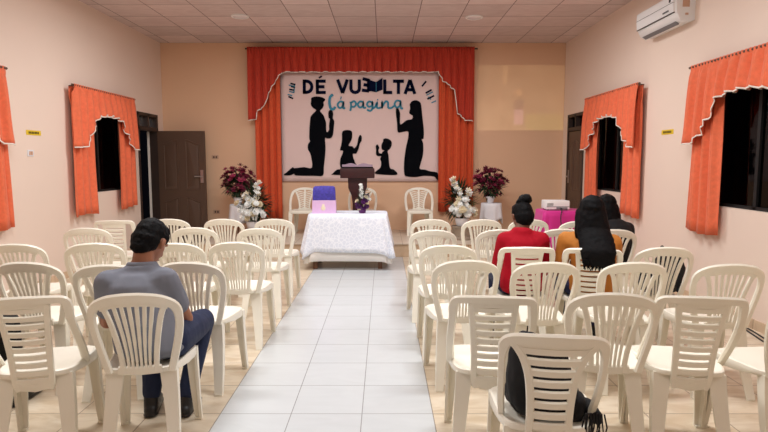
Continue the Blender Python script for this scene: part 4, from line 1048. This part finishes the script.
def hair_long(L):
    def f(H, HM, t):
        c0 = HM.translation; rz = HM.to_euler().z
        W = lambda x, y, z: c0 + Matrix.Rotation(rz, 3, 'Z') @ Vector((x, y, z))
        blob('hair', [[H((0, -.018, .035), (.090, .104, .096))], [H((0, .015, .075), (.072, .062, .048))],
             [(W(0, -.03, .0), (.100, .085, .08)), (W(0, -.06, -.12), (.116, .075, .06)), (W(0, -.15, -.19), (.122, .050, .04)), (W(-.005, -.215, -.25), (.120, .034, .03)), (W(-.01, -.225, -L), (.104, .024, .02))],
             [(W(-.085, .02, -.02), (.022, .04, .05)), (W(-.095, -.02, -.14), (.024, .035, .05))], [(W(.085, .02, -.02), (.022, .04, .05)), (W(.095, -.02, -.14), (.024, .035, .05))]],
             M['hair'], t, voxel=.007, smooth=2, disp=.0035, dscale=34, label='long black hair down the back')
        bm = bmesh.new(); rnd = random.Random(5)
        for i in range(46):
            x = -.105 + .21 * i / 45 + rnd.uniform(-.004, .004); y = (-.225 if L > .31 else -.205) + rnd.uniform(-.012, .012)
            e = rnd.uniform(.02, .075) * (1 - (x / .13) ** 2 * .6)
            tube(bm, [W(x, y, -L + .03), W(x + rnd.uniform(-.006, .006), y, -L - e * .5), W(x + rnd.uniform(-.012, .012), y + rnd.uniform(-.006, .006), -L - e)], [.007, .005, .0015], 5)
        obj('hair_ends', bm, M['hair'], t)
    return f
def seated(**k):
    J = dict(pelvis=(0, -.06, .545), chest=(0, -.03, .80), neck=(0, .0, .945), head=(0, .05, 1.07), head_rot=(-12, 0, 0),
             shL=(-.165, -.01, .88), shR=(.165, -.01, .88), elL=(-.22, .02, .64), elR=(.22, .02, .64), wrL=(-.12, .24, .60), wrR=(.12, .24, .60),
             hdL=(.4, .8, -.1), hdR=(-.4, .8, -.1), hipL=(-.09, -.02, .515), hipR=(.09, -.02, .515), knL=(-.12, .40, .50), knR=(.12, .40, .50), anL=(-.12, .40, .09), anR=(.12, .40, .09), toeL=(-.1, 1, 0), toeR=(.1, 1, 0))
    J.update(k); return J
# the man in grey: chair root at rotation 6 deg; his joints are given in chair space
def root_of(i): return chairs[i].location.copy(), chairs[i].rotation_euler.z
l, rz = root_of(14)
person('person in a grey polo shirt and jeans sitting with head bowed at the left', (l.x + .042, l.y + .02, 0), rz,
       seated(pelvis=(-.03, -.05, .545), chest=(-.10, .015, .75), neck=(-.085, .075, .900), head=(-.055, .135, 1.0), head_rot=(-34, 4, -22), hs=1.0,
              shL=(-.235, .02, .815), shR=(.035, .01, .825), elL=(-.275, .10, .60), elR=(.115, .10, .60), wrL=(-.12, .30, .575), wrR=(.06, .30, .565), hdL=(.6, .6, -.2), hdR=(-.5, .7, -.2),
              knL=(-.12, .42, .50), knR=(.15, .40, .50), hipR=(.07, -.02, .52), anL=(-.125, .30, .09), anR=(.07, .27, .09), toeL=(-.05, 1, 0), toeR=(.12, 1, 0), collar=True, bulk=.98),
       M['skin'], M['polo'], M['jeans'], hair_short, s=1.04)
l, rz = root_of(26)
person('person in a red top with black hair in a bun', (l.x, l.y, 0), rz,
       seated(pelvis=(0, -.06, .54), chest=(.0, -.05, .775), neck=(.0, -.02, .925), head=(.01, .03, 1.01), head_rot=(-20, 0, 14), hs=.93, shL=(-.125, -.04, .845), shR=(.145, -.04, .845), elL=(-.165, .04, .60), elR=(.18, .04, .60)),
       M['skin_d'], M['red'], M['jeans'], hair_bun, sleeve='long', s=.95)
l, rz = root_of(27)
person('person with long black hair down an ochre top', (l.x, l.y, 0), rz,
       seated(pelvis=(0.02, -.06, .54), chest=(.03, -.09, .785), neck=(.02, -.08, .92), head=(.0, -.07, 1.055), head_rot=(-8, 0, 10), hs=1.0, shL=(-.16, -.04, .85), shR=(.155, -.06, .84), elL=(-.21, .0, .60), elR=(.19, .0, .62), knL=(-.17, .40, .50), knR=(.17, .40, .5)),
       M['skin_d'], M['ochre'], M['navy'], hair_long(.33), s=.98)
l, rz = root_of(24)
person('person in black clothes partly hidden behind the long-haired woman', (l.x, l.y, 0), rz,
       seated(pelvis=(.04, -.06, .55), chest=(.06, -.05, .78), neck=(.05, .0, .91), head=(.02, .04, .99), head_rot=(-25, 0, 10), shL=(-.13, -.02, .82), shR=(.19, -.03, .81), elL=(-.15, .1, .6), elR=(.23, .02, .58)),
       M['skin_d'], M['black'], M['navy'], hair_long(.30), sleeve='long', s=1.0)
l, rz = root_of(16)
person('person in dark clothes almost wholly cut off by the left edge', (l.x, l.y, 0), rz,
       seated(shR=(.19, -.02, .86), elR=(.25, -.0, .63), anR=(.17, .44, .09), knR=(.15, .42, .5)), M['skin'], M['black'], M['black'], hair_short, sleeve='long')

# ------------------------------------------------------------------ belongings on seats
l = chairs[28].location; rz = chairs[28].rotation_euler.z
t = thing('backpack', 'black backpack propped on a seat by the right wall', 'bag', (l.x, l.y, .424), rz)
blob('bag_body', [[((.07, -.01, .09), (.16, .10, .09)), ((.115, -.05, .22), (.13, .07, .09)), ((.12, -.06, .28), (.10, .06, .06))]], M['black'], t, voxel=.008, smooth=3, disp=.006, dscale=14)
blob('front_pocket', [[((.04, .07, .10), (.10, .04, .07)), ((.05, .04, .18), (.09, .035, .04))]], M['black'], t, voxel=.008, smooth=2, disp=.004, dscale=16)
for sx in (-.03, .12):
    bm = bmesh.new(); tube(bm, spline([(sx, -.14, .30), (sx + .02, -.175, .20), (sx + .03, -.14, .06)], 6), .010, 6); obj('strap', bm, M['black'], t)
bm = bmesh.new(); tube(bm, spline([(.03, -.08, .34), (.05, -.085, .385), (.08, -.08, .34)], 6), .007, 6); obj('handle', bm, M['black'], t)
l = chairs[37].location; rz = chairs[37].rotation_euler.z
t = thing('jacket', 'black jacket heaped on the seat of the nearest chair', 'jacket', (l.x + .03, l.y + .01, .424), rz)
blob('jacket_body', [[((-.08, -.02, .06), (.10, .13, .06)), ((-.095, -.08, .20), (.082, .065, .11)), ((-.095, -.105, .30), (.062, .05, .06))], [((0, -.02, .06), (.12, .13, .055)), ((-.01, -.10, .16), (.085, .045, .09))], [((-.02, -.10, .26), (.075, .04, .05))],
     [((.06, -.04, .04), (.09, .10, .045)), ((.09, -.08, .07), (.045, .05, .045))]], M['black'], t, voxel=.008, smooth=2, disp=.016, dscale=13)
blob('sleeve', [[((.08, -.02, .05), (.045, .05, .045)), ((.135, -.08, .045), (.03, .035, .035)), ((.165, -.12, .03), (.018, .02, .03))]], M['black'], t, voxel=.008, smooth=2, disp=.010, dscale=16)
bm = bmesh.new()
for k in range(14):
    x = .105 + .005 * k + random.uniform(-.004, .004); tube(bm, [(x, -.165 - random.uniform(0, .01), .07), (x + random.uniform(-.012, .012), -.175, .02), (x + random.uniform(-.02, .02), -.18, -.03 - random.uniform(0, .05))], [.004, .003, .002], 4)
obj('fringe', bm, M['black'], t)

# turn the remeshed figures into plain meshes, all in one evaluation
dg = bpy.context.evaluated_depsgraph_get()
done = [(o, bpy.data.meshes.new_from_object(o.evaluated_get(dg)), m, d, ds) for o, m, d, ds in PENDING]
for o, me2, m, d, ds in done:
    old = o.data; o.modifiers.clear(); o.data = me2; bpy.data.meshes.remove(old)
    me2.name = o.name; me2.materials.clear(); me2.materials.append(m)
    if d:
        co = [v_.co.copy() for v_ in me2.vertices]; nm = [v_.normal.copy() for v_ in me2.vertices]; out = []
        for c_, n_ in zip(co, nm):
            k = noise.noise(c_ * ds) + .5 * noise.noise(Vector((c_.x * ds * 3, c_.y * ds * 3, c_.z * ds * .8)))
            out.extend(c_ + n_ * d * k)
        me2.vertices.foreach_set('co', out)
    for p in me2.polygons: p.use_smooth = True
